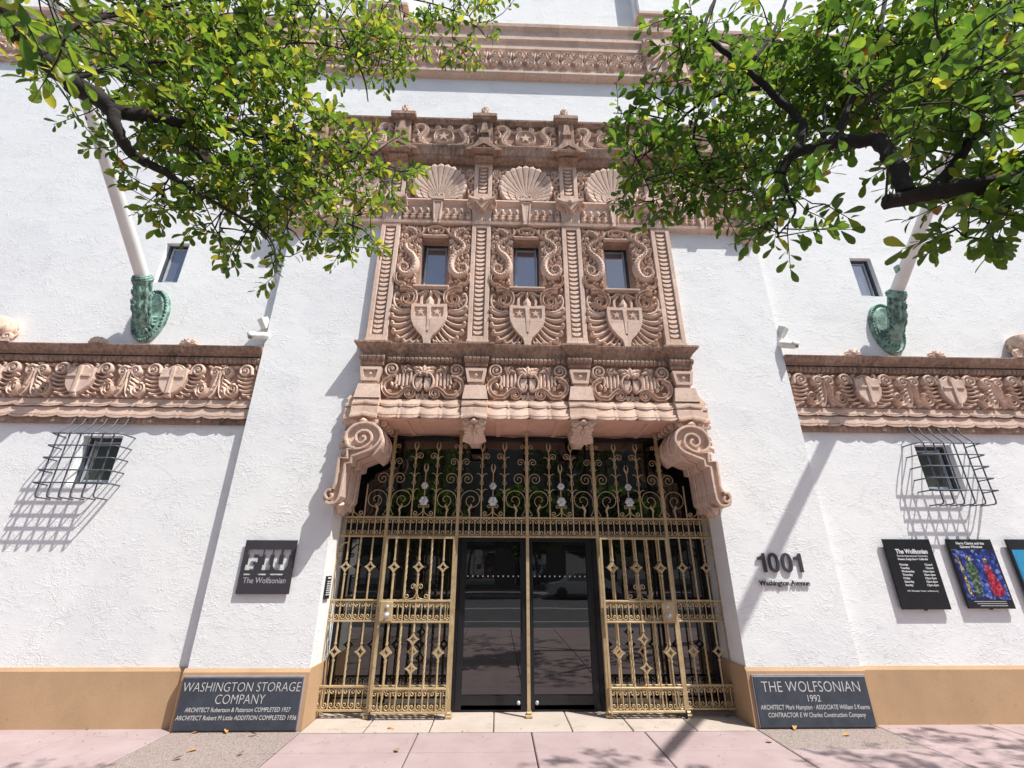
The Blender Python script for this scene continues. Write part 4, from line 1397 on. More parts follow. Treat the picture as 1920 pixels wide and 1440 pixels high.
def pedestal():
    b = MB()
    b.bbox(-0.135, 0.135, -0.27, 0, 0, 0.60, 0.008)
    b.bbox(-0.20, 0.20, -0.335, 0.05, 0.60, 0.635, 0.006)
    b.bbox(-0.215, 0.215, -0.35, 0.05, 0.635, 0.725, 0.012)
    # obelisk drop on its face
    vs = []
    for hw_, z, wd in ((0.035, 0.56, 0.30), (0.06, 0.30, 0.335), (0.075, 0.295, 0.345), (0.075, 0.24, 0.345), (0.05, 0.235, 0.325), (0.05, 0.13, 0.315), (0.065, 0.125, 0.33), (0.065, 0.10, 0.33)):
        vs += [(-hw_, -0.25, z), (-hw_, -wd, z), (hw_, -wd, z), (hw_, -0.25, z)]
    b.add(vs, [(i * 4 + k, i * 4 + k + 1, i * 4 + 5 + k, i * 4 + 4 + k) for i in range(7) for k in range(3)] + [(0, 1, 2, 3), tuple(range(28, 32))])
    return b.mesh('pedestal', SW)
PED = pedestal()
def finial():
    b = MB()
    b.box(-0.13, 0.13, -0.13, 0.13, 0, 0.03)
    b.lathe([(0.0, 0.36), (0.03, 0.35), (0.06, 0.30), (0.085, 0.22), (0.09, 0.16), (0.07, 0.11), (0.10, 0.07), (0.12, 0.03)], 10)
    for j in range(4):
        for k in range(8):
            a = 2 * pi * (k + 0.5 * (j % 2)) / 8
            r = 0.10 - 0.022 * j
            z = 0.10 + 0.065 * j
            b.tube([(r * cos(a), r * sin(a), z - 0.03), ((r + 0.022) * cos(a), (r + 0.022) * sin(a), z), (r * 0.75 * cos(a), r * 0.75 * sin(a), z + 0.05)], [0.02, 0.026, 0.008], 5)
    return b.mesh('finial', ST)
FIN = finial()
for x in PIL6:
    o = put('pedestal', PED, B, (x, 0.0, 8.29))
    put('finial', FIN, o, (0, -0.16, 0.725))
# parapet dragons and star medallions
def dragon(s):
    b = MB()
    F = (lambda p: p) if s > 0 else mir
    bd = smooth([(0.20, 0.03), (0.27, 0.05), (0.37, 0.10), (0.40, 0.22), (0.35, 0.34), (0.31, 0.42), (0.35, 0.50), (0.43, 0.52), (0.50, 0.47)], 5)
    n = len(bd)
    b.relief(F(bd), [0.03 + 0.03 * sin(pi * i / n) for i in range(n)], 0.075, 0)
    for k in range(6):
        x, z = bd[4 + 4 * k]
        b.leaf(F([(x - 0.01, z)])[0], F([(x - 0.075, z + 0.05)])[0], 0.026, 0.06)
        b.leaf(F([(x + 0.01, z)])[0], F([(x + 0.06, z + 0.035)])[0], 0.02, 0.05)
    for i in range(3, n - 3, 2):
        x, z = bd[i]
        for q in (-0.022, 0.022):
            b.ball(s * (x + q), z, 0.018, 0.022, -0.06, 6)
    b.leaf(F([(0.46, 0.52)])[0], F([(0.56, 0.50)])[0], 0.035, 0.075)
    b.leaf(F([(0.45, 0.46)])[0], F([(0.55, 0.40)])[0], 0.025, 0.065)
    jw = smooth([(0.48, 0.42), (0.44, 0.35), (0.47, 0.27), (0.53, 0.28)], 4)
    b.relief(F(jw), 0.02, 0.06, 0)
    t = smooth([(0.40, 0.12), (0.47, 0.10), (0.53, 0.15), (0.50, 0.20)], 4)
    b.relief(F(t), 0.022, 0.05, 0)
    b.relief(F(spiral(0.10, 0.49, 0.055, 0.01, -2.4, 1.5, 20)), 0.018, 0.06, 0)
    b.relief(F(smooth([(0.12, 0.44), (0.20, 0.42), (0.27, 0.46)], 4)), 0.018, 0.05, 0)
    b.ball(s * 0.10, 0.49, 0.025, 0.065)
    for k in range(5):
        b.ball(s * (0.14 + 0.075 * k), 0.03 + 0.012 * (k % 2), 0.03, 0.045)
        b.leaf(F([(0.16 + 0.075 * k, 0.02)])[0], F([(0.20 + 0.075 * k, 0.07)])[0], 0.018, 0.05)
    return b.mesh('dragon', ST)
DRG = {s: dragon(s) for s in (-1, 1)}
b = MB()
b.relief(spiral(0, 0, 0.165, 0.165, 0, 1.0, 28), 0.018, 0.075, 0)
b.relief(spiral(0, 0, 0.132, 0.132, 0, 1.0, 28), 0.010, 0.06, 0)
b.prism(spiral(0, 0, 0.15, 0.15, 0, 27 / 28, 27), 0, 0.03)
b.prism(star_poly(0, 0, 0.105), -0.03, 0.035, 0.006)
MED = b.mesh('medallion', ST)
for c in BAY5:
    e = bpy.data.objects.new('parapet_panel', None)
    COL.objects.link(e); e.parent = B; e.location = (c, PY - 0.06, 8.30)
    for s in (-1, 1):
        put('dragon', DRG[s], e)
    put('medallion', MED, e, (0, 0, 0.255))

# ---- wing friezes
def frieze_half(s):
    b = MB()
    F = (lambda p: p) if s > 0 else mir
    # curl over the shield
    c = smooth([(0.0, 0.495), (0.06, 0.475), (0.11, 0.44), (0.155, 0.45), (0.165, 0.49), (0.135, 0.495)], 4)
    b.relief(F(c), 0.018, 0.07, 0)
    # top scroll
    sp = spiral(0.30, 0.415, 0.088, 0.012, 2.7, -1.7, 26)
    b.relief(F([(0.20, 0.36)] + sp), lerp(0.026, 0.016, 28), 0.085, 0, 'round')
    b.ball(s * 0.30, 0.415, 0.034, 0.09)
    # fishes: twin spirals standing on a waisted stem (half)
    sp = spiral(0.545, 0.39, 0.075, 0.012, 0.6, 1.6, 24)
    b.relief(F(sp), lerp(0.028, 0.014, 25), 0.085, 0, 'round')
    b.ball(s * 0.545, 0.39, 0.03, 0.085)
    st = smooth([(0.615, 0.42), (0.60, 0.30), (0.585, 0.20), (0.56, 0.10), (0.52, 0.03)], 4)
    b.relief(F(st), lerp(0.03, 0.045, len(st)), 0.075, 0, 'groove')
    for k in range(5):
        z = 0.36 - 0.055 * k
        b.leaf(F([(0.58, z)])[0], F([(0.50 - 0.01 * (k % 2), z - 0.075)])[0], 0.026, 0.075)
    b.leaf(F([(0.50, 0.46)])[0], F([(0.39, 0.50)])[0], 0.026, 0.06)
    b.leaf(F([(0.56, 0.46)])[0], F([(0.48, 0.495)])[0], 0.02, 0.06)
    b.ball(s * 0.605, 0.50, 0.022, 0.06)
    # lower volute
    lv = smooth([(0.50, 0.16), (0.475, 0.08), (0.41, 0.055), (0.365, 0.11), (0.38, 0.18), (0.435, 0.185), (0.44, 0.135)], 5)
    b.relief(F(lv), lerp(0.036, 0.018, len(lv)), 0.085, 0, 'groove')
    b.ball(s * 0.415, 0.135, 0.026, 0.08)
    b.leaf(F([(0.39, 0.20)])[0], F([(0.455, 0.235)])[0], 0.028, 0.07)
    b.ball(s * 0.40, 0.02, 0.02, 0.05); b.ball(s * 0.30, 0.02, 0.018, 0.05); b.ball(s * 0.615, 0.03, 0.02, 0.05)
    return b.mesh('scrollwork', ST)
FH = {s: frieze_half(s) for s in (-1, 1)}
FSH = [(-0.18, 0.36), (-0.17, 0.415), (-0.10, 0.41), (-0.05, 0.45), (0.05, 0.45), (0.10, 0.41), (0.17, 0.415), (0.18, 0.36), (0.185, 0.25), (0.155, 0.15), (0.09, 0.07), (0.04, 0.04), (0.04, 0.0), (-0.04, 0.0), (-0.04, 0.04), (-0.09, 0.07), (-0.155, 0.15), (-0.185, 0.25)]
b = MB(); b.prism(FSH, 0, 0.08, 0.012, (0, 0.25)); FSHIELD = b.mesh('shield', ST)
b = MB()
b.relief([(-0.01, 0.44), (-0.002, 0.30), (0.0, 0.05)], 0.028, 0.024, 0, 'flat')
b.relief([(-0.15, 0.29), (-0.03, 0.293)], 0.016, 0.018, 0, 'flat'); b.relief([(0.03, 0.293), (0.15, 0.29)], 0.016, 0.018, 0, 'flat')
FCROSS = b.mesh('cross', ST)
def fflute(i, s):
    e = [(0.385, 0.335), (0.375, 0.265), (0.35, 0.20), (0.32, 0.13), (0.27, 0.065), (0.19, 0.03)][i]
    a = [(0.185, 0.33), (0.19, 0.27), (0.18, 0.21), (0.16, 0.155), (0.12, 0.10), (0.07, 0.055)][i]
    L = math.hypot(e[0] - a[0], e[1] - a[1])
    p = bez([a, ((a[0] + e[0]) / 2, (a[1] + e[1]) / 2 - 0.30 * L), e], 6)
    b = MB()
    b.relief(p if s > 0 else mir(p), [0.010 + 0.008 * t / 6 for t in range(7)], [0.04 + 0.03 * t / 6 for t in range(7)], 0)
    return b.mesh('flute', ST)
FFL = {(i, s): fflute(i, s) for i in range(6) for s in (-1, 1)}
FBD = bead_mesh(0.062, 0.055, 0.05, SW)
def rosette():
    b = MB()
    for k in range(7):
        a = pi * k / 6
        b.tube([(0.02 * cos(a), -0.05, 0.03 + 0.02 * sin(a)), (0.10 * cos(a), -0.07, 0.03 + 0.075 * sin(a)), (0.125 * cos(a), -0.04, 0.02 + 0.09 * sin(a))], [0.024, 0.03, 0.012], 6)
    b.ball(0, 0.05, 0.045, 0.08, -0.03)
    for s in (-1, 1):
        b.tube([(s * 0.10, -0.03, 0.03), (s * 0.17, -0.04, 0.012), (s * 0.21, -0.03, 0.02)], [0.03, 0.022, 0.008], 6)
    b.box(-0.19, 0.19, -0.07, 0.0, -0.005, 0.012)
    return b.mesh('rosette', ST)
ROS = rosette()
def urn():
    b = MB()
    b.box(-0.30, 0.30, -0.10, 0.10, 0, 0.045)
    for s in (-1, 1):
        b.tube([(s * x, -0.07, z) for x, z in spiral(0.22, 0.11, 0.09, 0.015, -1.4, 1.3, 18)], 0.034, 7)
    b.lathe([(0.10, 0.045), (0.14, 0.10), (0.11, 0.16), (0.16, 0.22), (0.20, 0.32), (0.17, 0.36), (0.19, 0.42), (0.15, 0.46), (0.16, 0.52), (0.10, 0.56), (0.0, 0.58)], 14)
    for k in range(10):
        a = 2 * pi * k / 10
        b.tube([(0.12 * cos(a), 0.12 * sin(a), 0.16), (0.19 * cos(a), 0.19 * sin(a), 0.26), (0.205 * cos(a), 0.205 * sin(a), 0.34)], [0.02, 0.035, 0.012], 5)
    return b.mesh('stone_urn', ST)
URN = urn()
for sg in (-1, 1):
    a, c = sorted((sg * PW, sg * 15.0))
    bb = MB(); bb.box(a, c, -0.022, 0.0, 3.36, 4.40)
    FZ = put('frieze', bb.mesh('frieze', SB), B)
    put('ledge', ledge_mesh(a, c, [(0.02, 4.325), (0.075, 4.325), (0.085, 4.345), (0.11, 4.36), (0.155, 4.425), (0.16, 4.44), (0.16, 4.452), (0.0, 4.46)], SW), FZ)
    put('base_fillet', ledge_mesh(a, c, [(0.0, 3.335), (0.035, 3.335), (0.045, 3.36), (0.045, 3.42), (0.0, 3.425)], SW, 'base_fillet'), FZ)
    n = 72
    for k in range(n):
        put('bead', FBD, FZ, (sg * (PW + 0.035 + 0.066 * k), -0.045, 4.263))
    # scalloped mouldings in stretches as long as one motif
    for k in range(5):
        x0 = sg * PW + sg * 1.26 * k
        x1 = x0 + sg * 1.26
        u, v = min(x0, x1), max(x0, x1)
        put('scalloped_moulding', scallop(u, v, 4, 3.585, 3.682, 0.035, 0.012, 0, ST, 0.5), FZ)
        put('scalloped_moulding', scallop(u, v, 4, 3.43, 3.56, 0.042, 0.010, 0, ST, 0.45), FZ)
    cs = [sg * (3.62 + 1.245 * k) for k in range(5)]
    for k, cx in enumerate(cs):
        for s in (-1, 1):
            if k == 0 and s != sg:
                continue
            put('scrollwork', FH[s], FZ, (cx, -0.022, 3.685), (1, 0.9, 1))
            for i in range(6):
                put('flute', FFL[(i, s)], FZ, (cx, -0.022, 3.69))
        if k:
            put('shield', FSHIELD, FZ, (cx, -0.022, 3.70))
            put('cross', FCROSS, FZ, (cx, -0.100, 3.70))
    for x in (4.77, 6.02, 8.4):
        put('rosette', ROS, FZ, (sg * x, -0.06, 4.452))
    put('stone_urn', URN, FZ, (sg * 7.42, -0.10, 4.46), (0.8, 0.8, 0.7))

# ---- upper band
put('upper_band', ledge_mesh(-15, 15, [(-0.3, 10.46), (0.05, 10.46), (0.09, 10.50), (0.09, 10.55), (0.06, 10.58), (0.05, 10.62), (0.05, 11.20), (0.085, 11.22), (0.085, 11.27), (0.05, 11.28), (0.055, 11.45), (0.10, 11.50), (0.10, 11.56), (0.07, 11.58), (0.08, 11.78), (0.14, 11.84), (0.15, 11.92), (0.13, 11.97), (-0.3, 12.0)], ST, 'upper_band'), B)
UB = B.children[-1]
def upper_motif():
    b = MB()
    for s in (-1, 1):
        F = (lambda p: p) if s > 0 else mir
        b.relief(F(spiral(0.12, 0.14, 0.105, 0.015, pi * 0.9, -1.6, 24)), 0.028, 0.07, 0)
        b.relief(F(spiral(0.11, 0.40, 0.10, 0.015, -pi * 0.2, -1.5, 22)), 0.024, 0.07, 0)
        b.ball(s * 0.12, 0.14, 0.03, 0.07); b.ball(s * 0.11, 0.40, 0.028, 0.07)
        b.leaf((s * 0.20, 0.25), (s * 0.225, 0.50), 0.026, 0.06)
        b.leaf((s * 0.04, 0.27), (s * 0.2, 0.30), 0.026, 0.06)
    b.ball(0, 0.28, 0.04, 0.07); b.ball(0.235, 0.05, 0.03, 0.06); b.ball(0, 0.5, 0.03, 0.06)
    return b.mesh('scrollwork', ST)
UM = upper_motif()
for k in range(-9, 10):
    x = 0.475 * k
    if abs(abs(x) - 2.85) < 0.4:
        continue
    put('scrollwork', UM, UB, (x, -0.05, 10.635))
for sg in (-1, 1):
    for k in range(20):
        x = sg * (4.75 + 0.475 * k)
        if x * sg > 3.4 and x * sg < 13:
            put('scrollwork', UM, UB, (x, -0.05, 10.635))
    # shell pedestal breaking through the band
    b = MB()
    x = sg * 2.82
    b.bbox(x - 0.40, x + 0.40, -0.12, 0.1, 10.60, 11.62, 0.01)
    b.bbox(x - 0.48, x + 0.48, -0.14, 0.1, 11.80, 12.02, 0.02)
    b.bbox(x - 0.32, x + 0.32, -0.13, 0.1, 12.02, 12.36, 0.015)
    b.bbox(x - 0.42, x + 0.42, -0.17, 0.1, 12.36, 12.48, 0.02)
    for k in range(11):
        a = pi * (1.0 + 0.1 * k)
        b.relief(bez([(x + 0.10 * cos(a), 11.2 + 0.10 * sin(a)), (x + 0.30 * cos(a), 11.15 + 0.25 * sin(a)), (x + 0.47 * cos(a), 11.22 + 0.48 * sin(a))], 5), [0.02, 0.026, 0.032, 0.036, 0.036, 0.03], 0.07, -0.12)
    for s in (-1, 1):
        b.relief([(x + s * p, z) for p, z in spiral(0.30, 11.42, 0.12, 0.02, -1.2, 1.5, 22)], 0.03, 0.08, -0.12)
    for k in range(7):
        a = pi * k / 6
        b.leaf((x, 12.06), (x + 0.22 * cos(a), 12.08 + 0.22 * sin(a)), 0.04, 0.05, -0.13)
    put('shell_pedestal', b.mesh('shell_pedestal', ST), B)

# ================================================================== ENTRANCE GLAZING (part of the building)
GY = 0.52
e = bpy.data.objects.new('glazed_screen', None); COL.objects.link(e); e.parent = B
def frame(x0, x1, z0, z1, t, name, d=0.05, y=GY, tb=None):
    b = MB(); tb = tb or t
    b.box(x0, x0 + t, y - d, y + d, z0, z1); b.box(x1 - t, x1, y - d, y + d, z0, z1)
    b.box(x0 + t + .001, x1 - t - .001, y - d + .003, y + d, z1 - t, z1); b.box(x0 + t + .001, x1 - t - .001, y - d + .003, y + d, z0, z0 + tb)
    return b.mesh(name, BLACK)
def pane(x0, x1, z0, z1, y=GY):
    b = MB(); b.box(x0, x1, y, y + 0.01, z0, z1)
    return b.mesh('pane', DOORG)
fr_x = [-2.405, -0.93, 0.93, 2.405]
for i in range(3):
    put('transom_frame', frame(fr_x[i] + .002, fr_x[i + 1] - .002, 2.05, 3.36, 0.06, 'transom_frame'), e)
    put('pane', pane(fr_x[i] + 0.05, fr_x[i + 1] - 0.05, 2.10, 3.31), e)
for a, b_ in ((-2.405, -0.93), (0.93, 2.405)):
    put('side_frame', frame(a + .002, b_ - .002, 0.02, 2.048, 0.055, 'side_frame'), e)
    put('pane', pane(a + 0.05, b_ - 0.05, 0.06, 2.0), e)
put('door_head', frame(-0.928, 0.928, 0.02, 2.048, 0.055, 'door_head', 0.055), e)
for s in (-1, 1):
    a, c = sorted((s * 0.006, s * 0.868))
    d = put('door', frame(a, c, 0.03, 1.985, 0.075, 'door', 0.035, GY - 0.02, 0.14), e)
    b = MB(); b.box(a + 0.07, c - 0.07, GY - 0.022, GY - 0.012, 0.16, 1.92)
    put('pane', b.mesh('pane', DOORG), d)
    b = MB()
    for k in range(11):
        x = a + 0.10 + k * 0.066
        b.box(x - 0.008, x + 0.008, GY - 0.026, GY - 0.024, 1.472, 1.488)
    dd = put('marker_dots', b.mesh('marker_dots', WHITE_TXT), d)
    b = MB()
    b.lathe([(0.0, -0.02), (0.02, -0.02), (0.022, 0.0)], 12, 'y', (s * 0.11, GY - 0.058, 0.10))
    put('lock', b.mesh('lock', SILVER), d)
    b = MB(); b.tube([(s * 0.05, GY - 0.08, 0.85), (s * 0.05, GY - 0.08, 1.25)], 0.012, 8)
    b.tube([(s * 0.05, GY - 0.08, 0.88), (s * 0.05, GY - 0.04, 0.88)], 0.008, 6); b.tube([(s * 0.05, GY - 0.08, 1.22), (s * 0.05, GY - 0.04, 1.22)], 0.008, 6)
    put('pull_handle', b.mesh('pull_handle', BLACK), d)
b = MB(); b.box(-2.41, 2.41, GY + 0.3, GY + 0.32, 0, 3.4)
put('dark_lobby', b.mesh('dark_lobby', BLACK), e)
b = MB(); b.box(-2.41, 2.41, GY - 0.02, GY + 0.3, -0.01, 0.02)
put('sill_strip', b.mesh('sill_strip', CORAL), e)

# ================================================================== ENTRANCE GRILLE
U = 0.1525
GYY = 0.25
def bar_round(z0, z1, r=0.0095):
    b = MB(); b.tube([(0, 0, z0), (0, 0, z1)], r, 8)
    return b
def bar_twist(z0, z1):
    b = MB(); n = int((z1 - z0) / 0.016)
    b.tube([(0, 0, z0 + (z1 - z0) * i / n) for i in range(n + 1)], 0.0125, 4, twist=0.36)
    for z in (z0 + 0.01, z1 - 0.01):
        b.tube([(0, 0, z - 0.012), (0, 0, z + 0.012)], 0.014, 8)
    return b
def dia(b, z, wd=0.074, ht=0.080):
    """open four-pointed star with hollow sides"""
    def ring(k):
        out = []
        for q in range(4):
            tips = [(0, 1), (1, 0), (0, -1), (-1, 0)]
            p, r_ = tips[q], tips[(q + 1) % 4]
            c = (0.26 * (p[0] + r_[0]), 0.26 * (p[1] + r_[1]))
            out += bez([p, c, r_], 5)[:-1]
        return [(x * wd * k, zz * ht * k) for x, zz in out]
    A = ring(1.0); I = ring(0.50)
    n = len(A)
    vs = [(x, -0.011, z + h) for x, h in A] + [(x, -0.011, z + h) for x, h in I] + [(x, 0.011, z + h) for x, h in A] + [(x, 0.011, z + h) for x, h in I]
    fs = []
    for i in range(n):
        j = (i + 1) % n
        fs += [(i, j, n + j, n + i), (2 * n + i, 2 * n + j, 3 * n + j, 3 * n + i), (i, j, 2 * n + j, 2 * n + i), (n + i, n + j, 3 * n + j, 3 * n + i)]
    b.add(vs, fs)
    for zz in (z + ht + 0.008, z - ht - 0.008):
        b.tube([(0, 0, zz - 0.012), (0, 0, zz + 0.012)], 0.0155, 8)
def diamond_bar(z0, z1, zd):
    b = MB()
    zs = sorted(zd)
    cur = z0
    for z in zs:
        b.tube([(0, 0, cur), (0, 0, z - 0.076)], 0.0112, 8); cur = z + 0.076
        dia(b, z)
    b.tube([(0, 0, cur), (0, 0, z1)], 0.0112, 8)
    return b.mesh('diamond_bar', GOLD)
Z_UP = (1.965, 1.21); Z_LO = (0.985, 0.315)
D_UP = diamond_bar(1.21, 1.955, [1.59])
D_LO = diamond_bar(0.315, 0.985, [0.662])
D_LO2 = diamond_bar(0.315, 0.985, [0.796, 0.500])
T_UP = bar_twist(1.21, 1.955).mesh('twisted_bar', GOLD)
T_LO = bar_twist(0.315, 0.985).mesh('twisted_bar', GOLD)
def scroll_pair(flip):
    b = MB()
    for s in (-1, 1):
        p = smooth([(0.0, 0.062), (s * 0.006, 0.028), (s * 0.030, 0.008), (s * 0.056, 0.022), (s * 0.058, 0.046), (s * 0.038, 0.056), (s * 0.026, 0.040), (s * 0.040, 0.032)], 3)
        b.tube([(x, 0, z * flip) for x, z in p], 0.0062, 5)
    return b.mesh('scroll_pair', GOLD)
SPU, SPD = scroll_pair(1), scroll_pair(-1)
def rail(x0, x1, z, y=0, t=0.011):
    b = MB(); b.bbox(x0, x1, y - 0.014, y + 0.014, z - t, z + t, 0.003)
    return b.mesh('rail', GOLD)
def band(parent, k0, k1, za, zb, skip=()):
    """scroll band between two rails"""
    for k in range(k0, k1):
        x = U * (k + 0.5)
        put('scroll_pair', SPU, parent, (x, 0, za + 0.012)); put('scroll_pair', SPD, parent, (x, 0, zb - 0.012))
        put('baluster', BAL[round(zb - za, 3)], parent, (x, 0, za))
    for k in range(k0, k1 + 1):
        if k % 6 or k in (12,):
            put('band_bar', BBAR[round(zb - za, 3)], parent, (U * k, 0, za))
BAL, BBAR = {}, {}
for hgt in (0.225, 0.230, 0.235):
    b = MB(); b.lathe([(0.004, 0.0), (0.006, 0.05), (0.010, 0.065), (0.006, 0.08), (0.005, hgt / 2), (0.006, hgt - 0.08), (0.010, hgt - 0.065), (0.006, hgt - 0.05), (0.004, hgt)], 8)
    BAL[hgt] = b.mesh('baluster', GOLD)
    BBAR[hgt] = bar_round(0, hgt, 0.0095).mesh('band_bar', GOLD)

GR = thing('entrance_grille', 'tall gold wrought iron grille fixed across the museum entrance', 'grille', (0, GYY, 0))
def post(z0, z1, r=0.019, foot=True):
    b = MB(); b.box(-r, r, -r, r, z0 + (0.03 if foot else 0), z1)
    if foot:
        b.bbox(-0.04, 0.04, -0.04, 0.04, z0, z0 + 0.03, 0.006)
        b.bbox(-0.03, 0.03, -0.03, 0.03, z0 + 0.03, z0 + 0.06, 0.01)
    for z in (2.35, 2.64, 2.92, 3.13):
        if z < z1:
            b.box(-r - 0.006, r + 0.006, -r - 0.006, r + 0.006, z - 0.018, z + 0.018)
    b.box(-0.04, 0.04, -0.04, 0.04, z1 - 0.012, z1)
    return b.mesh('post', GOLD)
PST = post(0.008, 3.372)
for k in (-12, -6, 0, 6, 12):
    put('post', PST, GR, (U * k, 0, 0))
b = MB(); b.box(-0.012, 0.012, -0.012, 0.012, 0.03, 2.20)
EP = b.mesh('end_bar', GOLD)
for k in (-16, 16):
    put('end_bar', EP, GR, (U * k * 0.992, 0, 0))
for z in (2.19, 1.955):
    put('rail', rail(-2.415, 2.415, z), GR)
for s in (-1, 1):
    a, c = sorted((s * U * 6, s * 2.415))
    for z in (1.21, 0.985, 0.315, 0.085):
        put('rail', rail(a, c, z), GR)
band(GR, -16, 16, 1.955, 2.19)
for s in (-1, 1):
    k0, k1 = (-16, -12) if s < 0 else (12, 16)
    band(GR, k0, k1, 0.985, 1.21); band(GR, k0, k1, 0.085, 0.315)
    k0, k1 = (-12, -6) if s < 0 else (6, 12)
    band(GR, k0, k1, 0.985, 1.21); band(GR, k0, k1, 0.085, 0.315)
    for k in range(7, 16):
        if k == 12:
            continue
        if k % 2:
            put('diamond_bar', D_UP, GR, (s * U * k, 0, 0)); put('diamond_bar', D_LO, GR, (s * U * k, 0, 0))
        else:
            put('twisted_bar', T_UP, GR, (s * U * k, 0, 0)); put('twisted_bar', T_LO, GR, (s * U * k, 0, 0))
# overthrow ornaments
PSC = []
for cx, cz, r, ths in ((0.172, 2.415, 0.150, 1.75), (0.112, 2.695, 0.088, 1.7), (0.085, 2.925, 0.056, 1.5), (0.06, 3.14, 0.036, 1.4)):
    b = MB(); sp = spiral(cx, cz, r, r * 0.12, pi + 0.35, -ths, 30)
    b.tube([(0.014, 0, cz - r * 0.95)] + [(x, 0, z) for x, z in sp], [0.005] + lerp(0.0056, 0.0042, 31), 5)
    PSC.append(b.mesh('spiral_scroll', GOLD))
PLP = []
for z, ww in ((2.32, 0.055), (2.61, 0.04), (2.885, 0.032), (3.10, 0.024)):
    b = MB(); b.tube([(0.014, 0, z + .01), (0.014 + ww * 0.5, 0, z - 0.03 - ww * 0.5), (0.016 + ww, 0, z - 1.7 * ww), (0.022, 0, z - 2.1 * ww)], 0.005, 5)
    PLP.append(b.mesh('collar_loop', GOLD))
for k in (-12, -6, 0, 6, 12):
    for s in (1, -1):
        for m in PSC:
            put('spiral_scroll', m, GR, (U * k, 0, 0), (s, 1, 1))
        for m in PLP:
            put('collar_loop', m, GR, (U * k, 0, 0), (s, 1, 1))
def flame():
    b = MB(); b.tube([(0, 0, 2.19), (0, 0, 2.25), (-0.012, 0, 2.29), (0.006, 0, 2.325), (0.022, 0, 2.345), (0.012, 0, 2.37)], [0.0095, 0.011, 0.016, 0.018, 0.012, 0.004], 7)
    return b.mesh('flame_bar', GOLD)
def fork(b, z):
    for s in (-1, 1):
        b.tube([(0, 0, z - 0.03), (s * 0.020, 0, z + 0.015), (s * 0.026, 0, z + 0.05), (s * 0.014, 0, z + 0.095)], [0.009, 0.011, 0.009, 0.003], 6)
def tall(s0):
    b = MB()
    b.tube([(0, 0, 2.19), (0, 0, 2.6), (0, 0, 3.10)], [0.0095, 0.008, 0.0065], 8)
    fork(b, 3.11)
    for z in (2.49, 2.70, 2.93):
        b.tube([(0, 0, z - 0.03), (0, 0, z)], 0.015, 8)
        for s in (-1, 1):
            b.tube([(0, 0, z), (s * 0.02, 0, z + 0.055), (s * 0.055, 0, z + 0.075), (s * 0.075, 0, z + 0.062)], [0.006, 0.0065, 0.005, 0.0025], 5)
            b.tube([(s * 0.006, 0, z - 0.02), (s * 0.024, 0, z - 0.05), (s * 0.02, 0, z - 0.075), (s * 0.006, 0, z - 0.075)], 0.0045, 5)
    b.tube([(0, 0, 2.28), (0, 0, 2.29)], 0.015, 8)
    # top side curls turned to the bay's middle
    b.tube([(0, 0, 2.95)] + [(s0 * x, 0, z) for x, z in spiral(0.062, 3.005, 0.052, 0.012, pi + .3, -1.35, 20)], 0.0055, 5)
    return b.mesh('leafy_bar', GOLD)
FLM = flame(); TALL = {s: tall(s) for s in (-1, 1)}
def flower_bar():
    b = MB()
    b.tube([(0, 0, 2.19), (0, 0, 2.80)], 0.008, 8)
    fork(b, 2.81)
    for s in (-1, 1):
        b.tube([(0, 0, 2.30)] + [(s * x, 0, z) for x, z in spiral(0.05, 2.335, 0.03, 0.008, pi * 1.1, -1.3, 14)], 0.0055, 5)
        b.tube([(0, 0, 2.285), (s * 0.03, 0, 2.24), (s * 0.075, 0, 2.215)] + [(s * x, 0, z) for x, z in spiral(0.10, 2.245, 0.034, 0.008, -1.9, 1.25, 14)], 0.0065, 5)
    b.tube([(0, 0, 2.27), (0, 0, 2.30)], 0.015, 8)
    return b.mesh('flower_bar', GOLD)
FLB = flower_bar()
def flower(r):
    b = MB()
    for k in range(6):
        a = 2 * pi * k / 6
        b.lathe([(0.0, -0.028), (r * 0.42, -0.022), (r * 0.5, -0.008), (r * 0.4, 0.0)], 8, 'y', (r * 0.62 * cos(a), -0.008, r * 0.62 * sin(a)))
    b.lathe([(0.0, -0.045), (r * 0.2, -0.04), (r * 0.3, -0.02)], 8, 'y')
    return b.mesh('flower', SILVER)
FL1, FL2 = flower(0.058), flower(0.045)
for a in (-12, -6, 0, 6):
    for k, m in ((1, FLM), (5, FLM)):
        put('flame_bar', m, GR, (U * (a + k), 0, 0), (1 if k == 1 else -1, 1, 1))
    put('leafy_bar', TALL[1], GR, (U * (a + 2), 0, 0)); put('leafy_bar', TALL[-1], GR, (U * (a + 4), 0, 0))
    o = put('flower_bar', FLB, GR, (U * (a + 3), 0, 0))
    put('flower', FL1, o, (0, -0.01, 2.40)); put('flower', FL2, o, (0, -0.01, 2.60))
